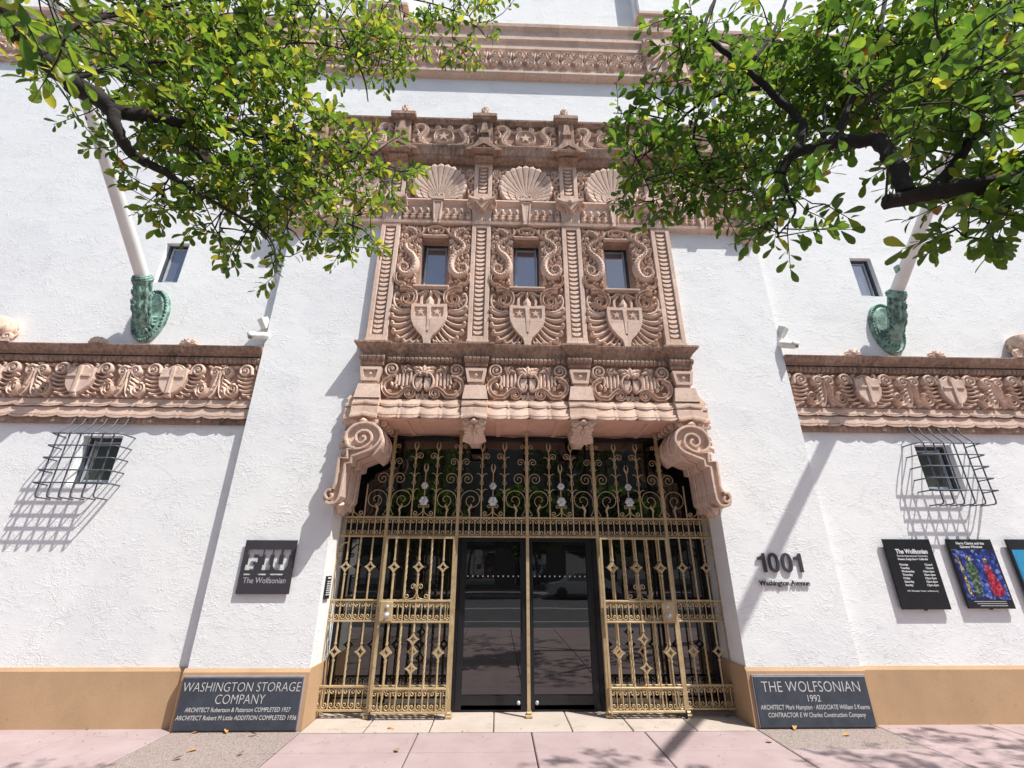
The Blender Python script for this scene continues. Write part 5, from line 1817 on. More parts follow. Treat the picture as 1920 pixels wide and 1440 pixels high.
for s in (-1, 1):
    put('leafy_bar', bar_round(2.19, 2.62).mesh('leafy_bar', GOLD), GR, (s * U * 14, 0, 0))
    put('flame_bar', FLM, GR, (s * U * 13, 0, 0), (s, 1, 1))
    b = MB()
    for q in (-1, 1):
        b.tube([(0, 0, 2.31), (q * 0.02, 0, 2.25), (q * 0.07, 0, 2.215)] + [(q * x, 0, z) for x, z in spiral(0.10, 2.245, 0.034, 0.008, -1.9, 1.25, 14)], 0.0075, 5)
    b.tube([(0, 0, 2.20), (0, 0, 2.36)], 0.011, 8)
    put('end_scroll', b.mesh('end_scroll', GOLD), GR, (s * U * 15, 0, 0))
    b = MB(); b.tube([(0, 0, 1.88), (s * 0.06, 0, 1.87), (s * 0.12, 0, 1.80)] + [(s * x, 0, z) for x, z in spiral(0.10, 1.74, 0.035, 0.01, 0.8, -1.2, 12)], [0.008] * 2 + [0.012] + [0.009] * 13, 6)
    put('end_scroll', b.mesh('end_scroll', GOLD), GR, (s * U * 15, 0, 0))

# ---- the two open gate leaves, folded back over the fixed side panels
for s, lbl in ((-1, 'gold iron gate leaf folded back beside the museum sign, left of the doors'), (1, 'gold iron gate leaf folded back on the street number side, right of the doors')):
    hx = s * (U * 6 + 0.022)
    L = thing('gate_leaf', lbl, 'gate', (hx, GYY - 0.062, 0), 'open entrance gate leaves')
    wdt = 0.85
    for x in (0.0, s * wdt):
        b = MB(); b.box(x - 0.013, x + 0.013, -0.013, 0.013, 0.06, 1.945)
        put('stile', b.mesh('stile', GOLD), L)
    a, c = sorted((0, s * wdt))
    for z in (1.935, 1.206, 0.98, 0.302, 0.075):
        put('rail', rail(a, c, z), L)
    ox = (U * 6 + 0.022) + (0.035 if s < 0 else 0.0)
    for k in range(7, 12):
        x = s * (U * k - ox + (0.008 if s > 0 else 0.03))
        if k == 9:
            put('diamond_bar', D_UP, L, (x, 0, 0)); put('diamond_bar', D_LO2, L, (x, 0, 0))
        elif k % 2:
            put('diamond_bar', D_UP, L, (x, 0, -0.004)); put('diamond_bar', D_LO, L, (x, 0, -0.006))
        else:
            put('twisted_bar', T_UP, L, (x, 0, -0.01)); put('twisted_bar', T_LO, L, (x, 0, -0.008))
        for za, h in ((0.98, 0.225), (0.075, 0.225)):
            put('band_bar', BBAR[h], L, (x, 0, za))
    for k in range(6):
        x = s * (U * (k + 0.5) * 0.93 + 0.0)
        for za, zb in ((0.98, 1.206), (0.075, 0.302)):
            if za > 0.5 and k == 5:
                continue
            put('scroll_pair', SPU, L, (x, 0, za + 0.012)); put('scroll_pair', SPD, L, (x, 0, zb - 0.012))
            put('baluster', BAL[0.225], L, (x, 0, za))
    # flourish above the lock rail
    b = MB()
    for q in (-1, 1):
        b.tube([(0, 0, 1.30), (q * 0.03, 0, 1.24), (q * 0.09, 0, 1.225)] + [(q * x, 0, z) for x, z in spiral(0.115, 1.255, 0.034, 0.008, -1.8, 1.25, 14)], 0.006, 5)
        b.tube([(0, 0, 1.31)] + [(q * x, 0, z) for x, z in spiral(0.045, 1.365, 0.036, 0.008, pi * 1.2, -1.4, 14)], 0.0055, 5)
    put('flourish', b.mesh('flourish', GOLD), L, (s * (U * 9 - ox + (0.008 if s > 0 else 0.03)), -0.01, 0))
    x1 = s * wdt
    b = MB(); b.bbox(min(x1, x1 - s * 0.15), max(x1, x1 - s * 0.15), -0.03, 0.02, 0.985, 1.205, 0.006)
    p = put('lock_plate', b.mesh('lock_plate', GOLD), L)
    b = MB()
    b.lathe([(0.0, -0.062), (0.022, -0.06), (0.03, -0.045), (0.022, -0.03), (0.012, -0.02), (0.012, 0.0), (0.028, 0.0), (0.028, 0.004)], 14, 'y', (x1 - s * 0.09, -0.032, 1.055))
    put('knob', b.mesh('knob', SILVER), p)
    b = MB(); b.lathe([(0.0, -0.014), (0.018, -0.014), (0.022, 0.0)], 14, 'y', (x1 - s * 0.085, -0.030, 1.145))
    put('lock_cylinder', b.mesh('lock_cylinder', SILVER), p)
    b = MB(); b.tube([(x1, 0, 0.012), (x1, 0, 0.09)], 0.017, 8)
    put('drop_bolt', b.mesh('drop_bolt', BLACK), L)
    for z in (0.25, 1.0, 1.8):
        b = MB(); b.tube([(-s * 0.01, 0.03, z - 0.05), (-s * 0.01, 0.03, z + 0.05)], 0.012, 8)
        put('hinge', b.mesh('hinge', GOLD), L)

# ================================================================== SIGNS
# engraved slate plaques on the pier plinths
def plaque(s, name, label, lines):
    t = thing(name, label, 'plaque', (s * 3.085, -0.150, 0.012))
    b = MB(); b.bbox(-0.632, 0.632, -0.012, 0.03, 0, 0.472, 0.006)
    put('slab', b.mesh('slab', SLATE), t)
    b = MB(); b.box(-0.640, 0.640, -0.006, 0.03, 0.473, 0.484)
    x = -s * 0.640
    b.box(min(x, x + s * 0.007), max(x, x + s * 0.007), -0.006, 0.03, 0, 0.472)
    put('edge', b.mesh('edge', SLATE_E), t)
    for k, (body, sz, z, sx, sh, bold, xo) in enumerate(lines):
        text('lettering', body, sz, LETTER, t, (xo, -0.0125, z), 0.0006, 'CENTER', shear=sh, sx=sx, bold=bold - (0.0022 if sz > 0.1 else 0.0006))
    return t
plaque(-1, 'slate_plaque', 'dark slate plaque engraved WASHINGTON STORAGE COMPANY at the foot of the pier',
       [('WASHINGTON STORAGE', 0.125, 0.345, 0.86, 0.08, 0.0, 0), ('COMPANY', 0.125, 0.235, 0.86, 0.08, 0, 0),
        ('ARCHITECT Robertson & Patterson COMPLETED 1927', 0.057, 0.165, 0.82, 0.12, 0.0006, 0),
        ('ARCHITECT Robert M Little ADDITION COMPLETED 1936', 0.057, 0.095, 0.86, 0.12, 0.0006, 0)])
plaque(1, 'slate_plaque', 'dark slate plaque engraved THE WOLFSONIAN 1992 at the foot of the pier',
       [('THE WOLFSONIAN', 0.145, 0.325, 0.88, 0.0, 0.0, 0), ('1992', 0.09, 0.235, 0.9, 0, 0, 0),
        ('ARCHITECT Mark Hampton · ASSOCIATE William S Kearns', 0.060, 0.165, 0.80, 0.10, 0.0006, 0),
        ('CONTRACTOR E W Charles Construction Company', 0.060, 0.095, 0.80, 0.10, 0.0006, 0)])

# cut-out metal sign with block letters
t = thing('cutout_sign', 'square black metal sign with cut out letters FIU on white pier', 'sign', (-3.075, PY - 0.028, 1.295))
cu = bpy.data.curves.new('plate', 'CURVE'); cu.dimensions = '2D'; cu.fill_mode = 'BOTH'; cu.extrude = 0.004
W2, H2 = 0.605, 0.585
def poly2(pts):
    sp = cu.splines.new('POLY'); sp.points.add(len(pts) - 1)
    for q, (x, y) in zip(sp.points, pts):
        q.co = (x - W2 / 2, y, 0, 1)
    sp.use_cyclic_u = True
poly2([(0, 0), (W2, 0), (W2, H2), (0, H2)])
FF = [(0, 1), (1, 1), (1, .66), (.74, .66), (.74, .76), (.45, .76), (.45, .60), (.72, .60), (.72, .38), (.45, .38), (.45, .25), (.58, .25), (.58, 0), (0, 0), (0, .25), (.12, .25), (.12, .75), (0, .75)]
II = [(0, 1), (1, 1), (1, .75), (.80, .75), (.80, .25), (1, .25), (1, 0), (0, 0), (0, .25), (.2, .25), (.2, .75), (0, .75)]
UU = [(0, 1), (.44, 1), (.44, .75), (.37, .75), (.37, .27), (.63, .27), (.63, .75), (.56, .75), (.56, 1), (1, 1), (1, .75), (.93, .75), (.93, .2), (.76, 0), (.24, 0), (.07, .2), (.07, .75), (0, .75)]
for gl, x0, x1 in ((FF, 0.075, 0.375), (II, 0.395, 0.555), (UU, 0.575, 0.905)):
    poly2([((x0 + (x1 - x0) * u) * W2, (0.435 + 0.385 * v) * H2) for u, v in gl])
poly2([(0.075 * W2, 0.343 * H2), (0.905 * W2, 0.343 * H2), (0.905 * W2, 0.368 * H2), (0.075 * W2, 0.368 * H2)])
cu.materials.append(BLACK2)
o = bpy.data.objects.new('plate', cu); COL.objects.link(o); o.parent = t; o.rotation_euler = (pi / 2, 0, 0)
text('lettering', 'The Wolfsonian', 0.088, GREY_TXT, t, (0.0, -0.0045, 0.115), 0.0006, 'CENTER', sx=0.86)
b = MB()
for sx_ in (-1, 1):
    for zz in (0.05, 0.535):
        b.tube([(sx_ * 0.27, 0.004, zz), (sx_ * 0.27, 0.030, zz)], 0.008, 8)
put('standoff', b.mesh('standoff', BLACK2), t)

# street number
t = thing('street_number', 'raised black numerals 1001 Washington Avenue on the white pier', 'sign', (3.05, PY - 0.022, 1.39))
def numeral(ch):
    b = MB(); h, d = 0.215, 0.014
    if ch == '1':
        b.prism([(0.006, 0), (0.044, 0), (0.044, h), (0.012, h), (0.004, 0.192), (-0.022, 0.176), (-0.055, 0.170), (-0.055, 0.138), (0.006, 0.144)], 0, d, 0)
    else:
        def ring(a, c):
            return [(a * (abs(cos(t)) ** 0.85) * (1 if cos(t) >= 0 else -1), h / 2 + c * (abs(sin(t)) ** 0.85) * (1 if sin(t) >= 0 else -1)) for t in (2 * pi * i / 28 for i in range(28))]
        O, I = ring(0.066, h / 2 + 0.003), ring(0.032, h / 2 - 0.030)
        vs = [(x, -d, z) for x, z in O] + [(x, -d, z) for x, z in I] + [(x, 0, z) for x, z in O] + [(x, 0, z) for x, z in I]
        fs = []
        for i in range(28):
            k = (i + 1) % 28
            fs += [(i, k, 28 + k, 28 + i), (i, k, 56 + k, 56 + i), (28 + i, 28 + k, 84 + k, 84 + i), (56 + i, 56 + k, 84 + k, 84 + i)]
        b.add(vs, fs)
    return b.mesh('numeral', BLACK2)
for ch, x in (('1', -0.225), ('0', -0.085), ('0', 0.078), ('1', 0.222)):
    put('numeral', numeral(ch), t, (x, 0.012, 0.155))
text('lettering', 'Washington Avenue', 0.080, BLACK2, t, (0.0, 0.006, 0.01), 0.006, 'CENTER', bold=0.0012, sx=0.93)

# notice boards on the right wing
def board(x0, x1, z0, z1, name, label, cat='notice board', group='black boards on the wing wall'):
    t = thing(name, label, cat, ((x0 + x1) / 2, -0.045, z0), group)
    wd, ht = x1 - x0, z1 - z0
    b = MB(); b.bbox(-wd / 2, wd / 2, -0.008, 0.014, 0, ht, 0.003)
    put('panel', b.mesh('panel', BLACK), t)
    b = MB()
    for q in (-0.2, 0.2):
        b.tube([(q, 0.01, ht - 0.06), (q, 0.05, ht - 0.06)], 0.01, 8); b.tube([(q, 0.01, 0.06), (q, 0.05, 0.06)], 0.01, 8)
    b.box(-0.012, 0.012, 0.0, 0.03, -0.012, 0.0)
    put('fixing', b.mesh('fixing', BLACK), t)
    return t
t = board(4.463, 5.065, 1.138, 1.936, 'hours_board', 'black board with white opening hours, nearest the pier')
yy = -0.0092
text('lettering', 'The Wolfsonian', 0.074, WHITE_TXT, t, (-0.18, yy, 0.628), 0.0004, bold=0.002, sx=0.85)
text('lettering', 'Florida International University', 0.036, WHITE_TXT, t, (-0.18, yy, 0.588), 0.0004, sx=0.86)
text('lettering', 'Museum, Design Store + Coffee Bar', 0.031, WHITE_TXT, t, (-0.18, yy, 0.552), 0.0004, sx=0.84, bold=0.0008)
for k, (d, h) in enumerate((('Monday', 'Closed'), ('Tuesday', 'Closed'), ('Wednesday', '10am-6pm'), ('Thursday', '10am-6pm'), ('Friday', '10am-9pm'), ('Saturday', '10am-6pm'), ('Sunday', '12pm-6pm'))):
    text('lettering', d, 0.034, WHITE_TXT, t, (-0.18, yy, 0.488 - 0.0385 * k), 0.0004, bold=0.0006)
    text('lettering', h, 0.034, WHITE_TXT, t, (0.235, yy, 0.488 - 0.0385 * k), 0.0004, 'RIGHT', bold=0.0006)
text('lettering', '1001 Washington Avenue | wolfsonian.org', 0.026, WHITE_TXT, t, (-0.18, yy, 0.195), 0.0004, sx=0.86)
def picture(t, x0, x1, z0, z1, m):
    b = MB(); b.box(x0, x1, -0.0098, -0.0082, z0, z1)
    return put('picture', b.mesh('picture', m), t)
GL_BLUE = mat_mosaic('stained_blue', [(0.01, 0.02, 0.16), (0.02, 0.05, 0.30), (0.01, 0.01, 0.07), (0.04, 0.10, 0.42), (0.02, 0.03, 0.20), (0.16, 0.22, 0.45)], 26, (0.005, 0.005, 0.01))
GL_GREEN = mat_mosaic('stained_green', [(0.03, 0.09, 0.04), (0.06, 0.14, 0.05), (0.02, 0.05, 0.04), (0.20, 0.22, 0.16)], 40, (0.01, 0.015, 0.01))
GL_RED = mat_mosaic('stained_red', [(0.42, 0.02, 0.04), (0.30, 0.01, 0.03), (0.55, 0.06, 0.08), (0.20, 0.0, 0.04)], 40, (0.05, 0.0, 0.01))
GL_GOLD = mat_mosaic('stained_gold', [(0.55, 0.38, 0.06), (0.35, 0.22, 0.03), (0.10, 0.08, 0.04), (0.6, 0.5, 0.2)], 40, (0.01, 0.01, 0.01))
GL_SEA = mat_mosaic('print_sea_blue', [(0.02, 0.22, 0.42), (0.03, 0.28, 0.48), (0.05, 0.32, 0.50), (0.02, 0.18, 0.38)], 5, (0.03, 0.25, 0.45))
t = board(5.284, 5.864, 1.148, 1.938, 'exhibition_poster', 'black exhibition poster with blue, red and green stained glass picture', 'poster')
text('lettering', 'Harry Clarke and the', 0.042, WHITE_TXT, t, (0, yy, 0.728), 0.0004, 'CENTER', bold=0.001)
text('lettering', 'Geneva Window', 0.042, WHITE_TXT, t, (0, yy, 0.686), 0.0004, 'CENTER', bold=0.001)
picture(t, -0.265, 0.265, 0.10, 0.668, GL_BLUE)
# plain coloured-glass shapes standing in for the picture's two upright forms
for m, pts in ((GL_GREEN, [(-0.13, 0.52), (-0.06, 0.54), (-0.02, 0.44), (-0.03, 0.28), (-0.06, 0.13), (-0.15, 0.13), (-0.14, 0.30), (-0.17, 0.42)]),
               (GL_RED, [(0.08, 0.50), (0.14, 0.48), (0.18, 0.34), (0.23, 0.20), (0.20, 0.13), (0.08, 0.14), (0.06, 0.24), (0.07, 0.36)]),
               (GL_GOLD, [(-0.24, 0.60), (-0.215, 0.60), (-0.20, 0.40), (-0.185, 0.14), (-0.225, 0.13), (-0.225, 0.4)]),
               (GL_GOLD, [(-0.125, 0.575), (-0.09, 0.60), (-0.055, 0.575), (-0.065, 0.54), (-0.115, 0.535)]),
               (GL_GOLD, [(0.09, 0.555), (0.12, 0.57), (0.145, 0.545), (0.13, 0.51), (0.095, 0.515)])):
    b = MB(); b.prism(pts, -0.0098, 0.0008)
    put('glass_shape', b.mesh('glass_shape', m), t)
for k, z in enumerate((0.075, 0.052, 0.029)):
    b = MB(); b.box(-0.20 + 0.03 * k, 0.20 - 0.0 * k, -0.0092, -0.0088, z, z + 0.008)
    put('caption_line', b.mesh('caption_line', GREY_TXT), t)
t = board(6.062, 6.642, 1.148, 1.941, 'exhibition_poster', 'black exhibition poster with plain sea blue picture cut by the photo edge', 'poster')
picture(t, -0.265, 0.265, 0.10, 0.668, GL_SEA)

# intercom on the left reveal
t = thing('intercom', 'small black intercom panel with rows of buttons on the left door reveal', 'intercom', (-OX, 0.05, 1.36))
b = MB(); b.box(0.0, 0.022, -0.075, 0.075, -0.125, 0.125); put('panel', b.mesh('panel', BLACK), t)
b = MB()
for r_ in range(7):
    for q in (-0.035, 0.03):
        b.box(0.0225, 0.027, q - 0.022, q + 0.022, -0.085 + 0.024 * r_, -0.073 + 0.024 * r_)
o = put('button', b.mesh('button', WHITE_TXT), t); o['kind'] = 'stuff'
b = MB(); b.box(0.0225, 0.025, -0.055, 0.055, 0.095, 0.112); put('name_strip', b.mesh('name_strip', WHITE_TXT), t)

# ================================================================== FLAGPOLES
def flagpole(s, label):
    t = thing('flagpole', label, 'flagpole', (s * 5.51, 0, 5.0), 'flagpoles leaning out from the wings')
    d = Vector((0, -1, 0.95)).normalized()
    base = Vector((0, -0.36, 0.40))
    end = base + d * 4.6
    n = 12
    b = MB(); b.tube([base + (end - base) * i / n for i in range(n + 1)], lerp(0.088, 0.06, n + 1), 20)
    put('pole', b.mesh('pole', POLE), t)
    b = MB(); b.ball(0, 0, 0.07); 
    b.lathe([(0, 0.07), (0.05, 0.05), (0.07, 0), (0.05, -0.05), (0, -0.07)], 14)
    put('truck_ball', b.mesh('truck_ball', GOLD), t, end)
    # wall plate: upright oval dish with egg and dart rim
    b = MB()
    def oval(kx, kz, y):
        return [(kx * cos(2 * pi * i / 32), y, kz * sin(2 * pi * i / 32) - 0.02) for i in range(32)]
    rings = [oval(0.245, 0.44, 0.01), oval(0.245, 0.44, -0.03), oval(0.235, 0.43, -0.055), oval(0.205, 0.395, -0.06), oval(0.20, 0.388, -0.045), oval(0.185, 0.37, -0.045), oval(0.175, 0.355, -0.065), oval(0.155, 0.33, -0.06), oval(0.05, 0.1, -0.075)]
    vs = [p for r_ in rings for p in r_]
    b.add(vs, [(j * 32 + i, j * 32 + (i + 1) % 32, (j + 1) * 32 + (i + 1) % 32, (j + 1) * 32 + i) for j in range(len(rings) - 1) for i in range(32)] + [tuple(range(8 * 32, 9 * 32))], True)
    p = put('wall_plate', b.mesh('wall_plate', VERD), t)
    b = MB()
    for i in range(44):
        a = 2 * pi * i / 44
        b.ball(0.218 * cos(a), 0.41 * sin(a) - 0.02, 0.015, 0.022, -0.055, 6)
    put('bead_rim', b.mesh('bead_rim', VERD), p)['kind'] = 'stuff'
    # socket: elbow sweeping out of the plate to the collar
    path = [(0, -0.02, -0.20), (0, -0.13, -0.13), (0, -0.21, 0.02), (0, -0.27, 0.20), (0, -0.34, 0.375)]
    b = MB(); b.tube(smooth(path, 4), lerp(0.105, 0.100, 17), 16)
    so = put('socket', b.mesh('socket', VERD), t)
    b = MB()
    for i, (o_, r_) in enumerate(((0.0, 0.120), (0.026, 0.136), (0.052, 0.128), (0.074, 0.112))):
        c0 = Vector((0, -0.335, 0.365)) + d * o_
        b.tube([c0 - d * 0.018, c0 - d * 0.008, c0 + d * 0.008, c0 + d * 0.018], [r_ - 0.014, r_, r_, r_ - 0.014], 20)
    put('collar', b.mesh('collar', VERD), t)
    # acanthus leaves lying along the elbow and spreading on the plate
    b = MB()
    for q in (-1, 1):
        ax = smooth(path, 4)
        for k in range(6):
            tt = k / 5
            _, y0, z0 = ax[1 + int(13 * tt)]
            r_ = 0.104
            for an in (0.30, 0.95, 1.6):
                cx, cy = r_ * sin(an), -r_ * cos(an)
                p0 = (q * cx * 0.95, y0 + cy * 0.95 + 0.01, z0 - 0.05 + cy * -0.25)
                p1 = (q * cx * 1.06, y0 + cy * 1.12 - 0.012, z0 + 0.0 + cy * -0.25)
                p2 = (q * (cx + 0.018), y0 + cy * 1.30 - 0.03, z0 + 0.045 + cy * -0.25)
                b.tube([p0, p1, p2], [0.016, 0.024, 0.006], 6)
        for k in range(6):
            a = -pi / 2 + q * (0.2 + 0.36 * k)
            b.tube([(0.04 * cos(a), -0.07, -0.16 + 0.06 * sin(a)), (0.10 * cos(a), -0.085, -0.15 + 0.15 * sin(a)), (0.145 * cos(a), -0.06, -0.14 + 0.21 * sin(a))], [0.022, 0.030, 0.008], 6)
        b.tube([(q * x, -0.235, z) for x, z in spiral(0.085, 0.20, 0.045, 0.01, 0.4, 1.4, 16)], 0.014, 6)
    put('acanthus', b.mesh('acanthus', VERD), so)
    if s > 0:
        b = MB(); b.box(-0.10, -0.07, -0.62, -0.55, 0.62, 0.72); put('cleat', b.mesh('cleat', VERD), t)
    return t
flagpole(-1, 'white flagpole in green bronze socket on the left wing wall')
flagpole(1, 'white flagpole in green bronze socket on the right wing wall')

# ================================================================== WINDOW GRILLES
def wgrille(s, label):
    t = thing('window_grille', label, 'window grille', (s * 5.62, 0, 2.75), 'basket grilles over the small ground floor windows')
    xs_ = [0.338 - 0.1375 * i for i in range(6)]
    for x in xs_:
        b = MB()
        b.tube([(x, -0.012, 0.655), (x, -0.03, 0.63), (x, -0.055, 0.62), (x, -0.075, 0.635), (x, -0.085, 0.60), (x, -0.10, 0.55), (x, -0.195, 0.43), (x, -0.21, 0.39), (x, -0.21, -0.36), (x, -0.20, -0.388), (x, -0.17, -0.395), (x, 0.0, -0.395)], 0.0085, 6)
        put('upright', b.mesh('upright', GREY_IRON), t)
    for i in range(5):
        z = 0.395 - 0.1545 * i
        b = MB()
        b.tube([(-0.445, 0.0, z), (-0.445, -0.13, z), (-0.43, -0.202, z), (-0.41, -0.226, z), (0.41, -0.226, z), (0.43, -0.202, z), (0.445, -0.13, z), (0.445, 0.0, z)], 0.0085, 6)
        put('crossbar', b.mesh('crossbar', GREY_IRON), t)
    return t
wgrille(-1, 'grey iron basket grille over the small window left of the entrance')
wgrille(1, 'grey iron basket grille over the small window above the notice boards')

# ================================================================== SECURITY CAMERAS AND LAMPS
def aim(o, d):
    o.rotation_euler = Vector(d).to_track_quat('X', 'Z').to_euler()
def seccam(s, label):
    t = thing('security_camera', label, 'camera', (s * 3.745, -0.05, 4.62), 'white security cameras on the pier edges')
    b = MB()
    b.lathe([(0.0, 0.05), (0.036, 0.05), (0.052, 0.048), (0.055, 0.02), (0.055, -0.10), (0.045, -0.15), (0.02, -0.17), (0, -0.17)], 16, 'x')
    b.lathe([(0.055, 0.0), (0.062, 0.0), (0.062, 0.09), (0.058, 0.09)], 16, 'x', a0=-0.2, a1=pi + 0.2)
    bd = put('camera_body', b.mesh('camera_body', CAMW), t, (s * 0.09, -0.14, -0.03))
    aim(bd, (s * 1.0, -0.55, -0.38))
    b = MB(); b.lathe([(0.0, 0.056), (0.034, 0.056), (0.036, 0.045)], 14, 'x'); put('lens', b.mesh('lens', BLACK), bd)
    b = MB(); b.tube([(s * 0.01, 0.0, 0.05), (s * 0.03, -0.06, 0.05), (s * 0.04, -0.10, 0.0)], [0.02, 0.018, 0.016], 8); b.lathe([(0.04, 0), (0.04, 0.02)], 12, 'x', (0, 0, 0.05))
    put('arm', b.mesh('arm', CAMW), t)
    return t
seccam(-1, 'white tube security camera on the edge of the left pier above the frieze')
seccam(1, 'white tube security camera on the edge of the right pier above the frieze')
def lamp(s, label):
    t = thing('wall_floodlight', label, 'floodlight', (s * 3.755, -0.03, 4.78), 'white floodlights above the cameras')
    b = MB()
    vs = []
    for x, k in ((-0.07, 0.8), (0.0, 1.0), (0.09, 1.0)):
        vs += [(x, -0.06 * k, -0.045 * k), (x, 0.06 * k, -0.045 * k), (x, 0.06 * k, 0.05 * k), (x, -0.06 * k, 0.05 * k)]
    b.add(vs, [(i * 4 + k, i * 4 + (k + 1) % 4, i * 4 + 4 + (k + 1) % 4, i * 4 + 4 + k) for i in range(2) for k in range(4)] + [(0, 1, 2, 3), (8, 9, 10, 11)])
    h = put('housing', b.mesh('housing', CAMW), t, (s * 0.05, -0.06, 0.06))
    aim(h, (s * 0.35, -0.5, 0.9))
    b = MB(); b.tube([(0.0, 0.0, -0.03), (s * 0.03, -0.03, -0.02), (s * 0.04, -0.05, 0.02)], 0.014, 8); b.bbox(-0.03, 0.03, -0.01, 0.02, -0.07, 0.0, 0.004)
    put('bracket', b.mesh('bracket', CAMW), t)
lamp(-1, 'small white floodlight above the left security camera')
lamp(1, 'small white floodlight above the right security camera')

# ================================================================== STREET TREES OVERHEAD
limbsL = [([[-2.985,-4.55,4.252],[-2.969,-4.4,4.217],[-2.87,-4.3,4.134],[-2.722,-4.2,4.018],[-2.584,-4.15,3.948],[-2.513,-4.12,3.896]],[0.075,0.062,0.058,0.052,0.048,0.045]),([[-2.513,-4.12,3.896],[-2.48,-4.1,3.8],[-2.439,-4.05,3.714],[-2.411,-4.0,3.689],[-2.309,-3.95,3.661],[-2.195,-3.9,3.61]],[0.034,0.03,0.028,0.028,0.022,0.014]),([[-2.513,-4.12,3.896],[-2.419,-4.05,3.964],[-2.278,-4.0,3.979],[-2.111,-3.9,4.061],[-1.919,-3.75,4.181],[-1.647,-3.6,4.28],[-1.313,-3.5,4.333]],[0.036,0.034,0.028,0.022,0.017,0.012,0.008]),([[-2.31,-4.0,3.987],[-2.241,-3.95,3.896],[-2.139,-3.9,3.797]],[0.018,0.015,0.01]),([[-1.919,-3.75,4.181],[-1.692,-3.7,3.948],[-1.46,-3.65,3.652],[-1.265,-3.6,3.575]],[0.012,0.01,0.008,0.005]),([[-2.195,-3.9,3.61],[-1.969,-3.85,3.489],[-1.724,-3.8,3.349],[-1.628,-3.8,3.167]],[0.012,0.01,0.007,0.004]),([[-2.87,-4.3,4.134],[-2.85,-4.1,4.752],[-2.459,-3.9,5.326],[-1.872,-3.7,5.889],[-1.162,-3.5,6.177],[-0.703,-3.4,6.161]],[0.016,0.014,0.012,0.009,0.006,0.004]),([[-2.722,-4.2,4.018],[-2.551,-4.1,4.315],[-2.253,-3.95,4.618],[-1.85,-3.8,5.053],[-1.434,-3.7,5.12]],[0.012,0.01,0.008,0.006,0.004]),([[-1.872,-3.7,5.889],[-1.654,-3.65,5.446],[-1.451,-3.6,5.034],[-1.375,-3.6,4.746]],[0.01,0.009,0.007,0.004])]
limbsR = [([[1.921,-4.7,2.957],[1.765,-4.6,3.036],[1.579,-4.5,3.093],[1.469,-4.45,3.11],[1.323,-4.4,3.106]],[0.055,0.044,0.038,0.034,0.032]),([[1.405,-4.42,3.126],[1.413,-4.42,3.239],[1.428,-4.4,3.387],[1.458,-4.35,3.553]],[0.036,0.034,0.031,0.029]),([[1.458,-4.35,3.553],[1.326,-4.25,3.639],[1.22,-4.2,3.649],[1.148,-4.17,3.63],[1.095,-4.15,3.525]],[0.03,0.028,0.026,0.025,0.02]),([[1.174,-4.18,3.647],[1.298,-4.15,3.882],[1.281,-4.12,4.072],[1.208,-4.1,4.267],[1.113,-4.1,4.447],[0.968,-4.1,4.669],[0.882,-4.1,4.799]],[0.027,0.025,0.022,0.02,0.018,0.017,0.014]),([[0.873,-4.1,4.744],[0.943,-4.1,4.941],[1.06,-4.1,5.211]],[0.014,0.012,0.009]),([[1.162,-4.1,4.279],[1.013,-4.05,4.311],[0.897,-3.95,4.359],[0.753,-3.85,4.29],[0.492,-3.8,4.007]],[0.014,0.012,0.01,0.008,0.004]),([[0.897,-3.95,4.359],[0.808,-3.9,4.086],[0.858,-3.9,3.777],[0.934,-3.9,3.654]],[0.009,0.008,0.006,0.004]),([[0.753,-3.85,4.29],[0.572,-3.8,4.423],[0.356,-3.8,4.429]],[0.006,0.005,0.003]),([[1.095,-4.15,3.525],[1.1,-4.15,3.371],[1.103,-4.15,3.266],[0.972,-4.15,3.11]],[0.012,0.008,0.006,0.003]),([[1.579,-4.5,3.093],[1.652,-4.45,3.033],[1.723,-4.4,3.022]],[0.012,0.009,0.005]),([[1.469,-4.45,3.11],[1.683,-4.4,3.303],[1.924,-4.4,3.59],[2.205,-4.4,4.078],[2.506,-4.4,4.658]],[0.03,0.026,0.022,0.018,0.014]),([[1.326,-4.25,3.639],[1.547,-4.25,4.013],[1.732,-4.3,4.351],[1.942,-4.3,4.817]],[0.02,0.018,0.014,0.012]),([[1.113,-4.1,4.447],[1.363,-4.1,4.825],[1.58,-4.1,5.304]],[0.014,0.011,0.008]),([[1.411,-4.2,3.991],[1.301,-4.24,3.658]],[0.007,0.009])]
blobsL = [[-2.711,-3.83,5.134,1.247,0.302,0.35,95,0.062],[-2.247,-3.83,4.593,0.639,0.337,0.3,62,0.062],[-1.952,-3.63,5.464,0.792,0.313,0.3,40,0.06],[-1.092,-3.33,6.15,0.676,0.29,0.25,28,0.062],[-1.424,-3.53,5.332,0.297,0.318,0.2,18,0.06],[-2.106,-3.83,4.011,0.626,0.264,0.3,50,0.062],[-1.737,-3.58,4.125,0.69,0.291,0.3,44,0.06],[-1.325,-3.43,4.281,0.31,0.213,0.2,16,0.06],[-1.95,-3.78,3.638,0.574,0.207,0.25,36,0.062],[-1.524,-3.58,3.693,0.327,0.207,0.2,20,0.058],[-1.734,-3.73,3.311,0.171,0.155,0.15,8,0.06],[-1.337,-3.53,3.59,0.138,0.156,0.12,8,0.06],[-2.909,-3.93,4.195,0.146,0.146,0.15,7,0.05],[-2.222,-4.75,3.561,0.208,0.156,0.25,12,0.07],[-2.683,-4.03,4.468,0.424,0.228,0.25,22,0.065],[-0.712,-3.33,6.289,0.343,0.221,0.15,9,0.062],[-0.74,-3.33,5.795,0.234,0.141,0.1,4,0.06],[-2.34,-3.88,3.812,0.283,0.189,0.2,12,0.062]]
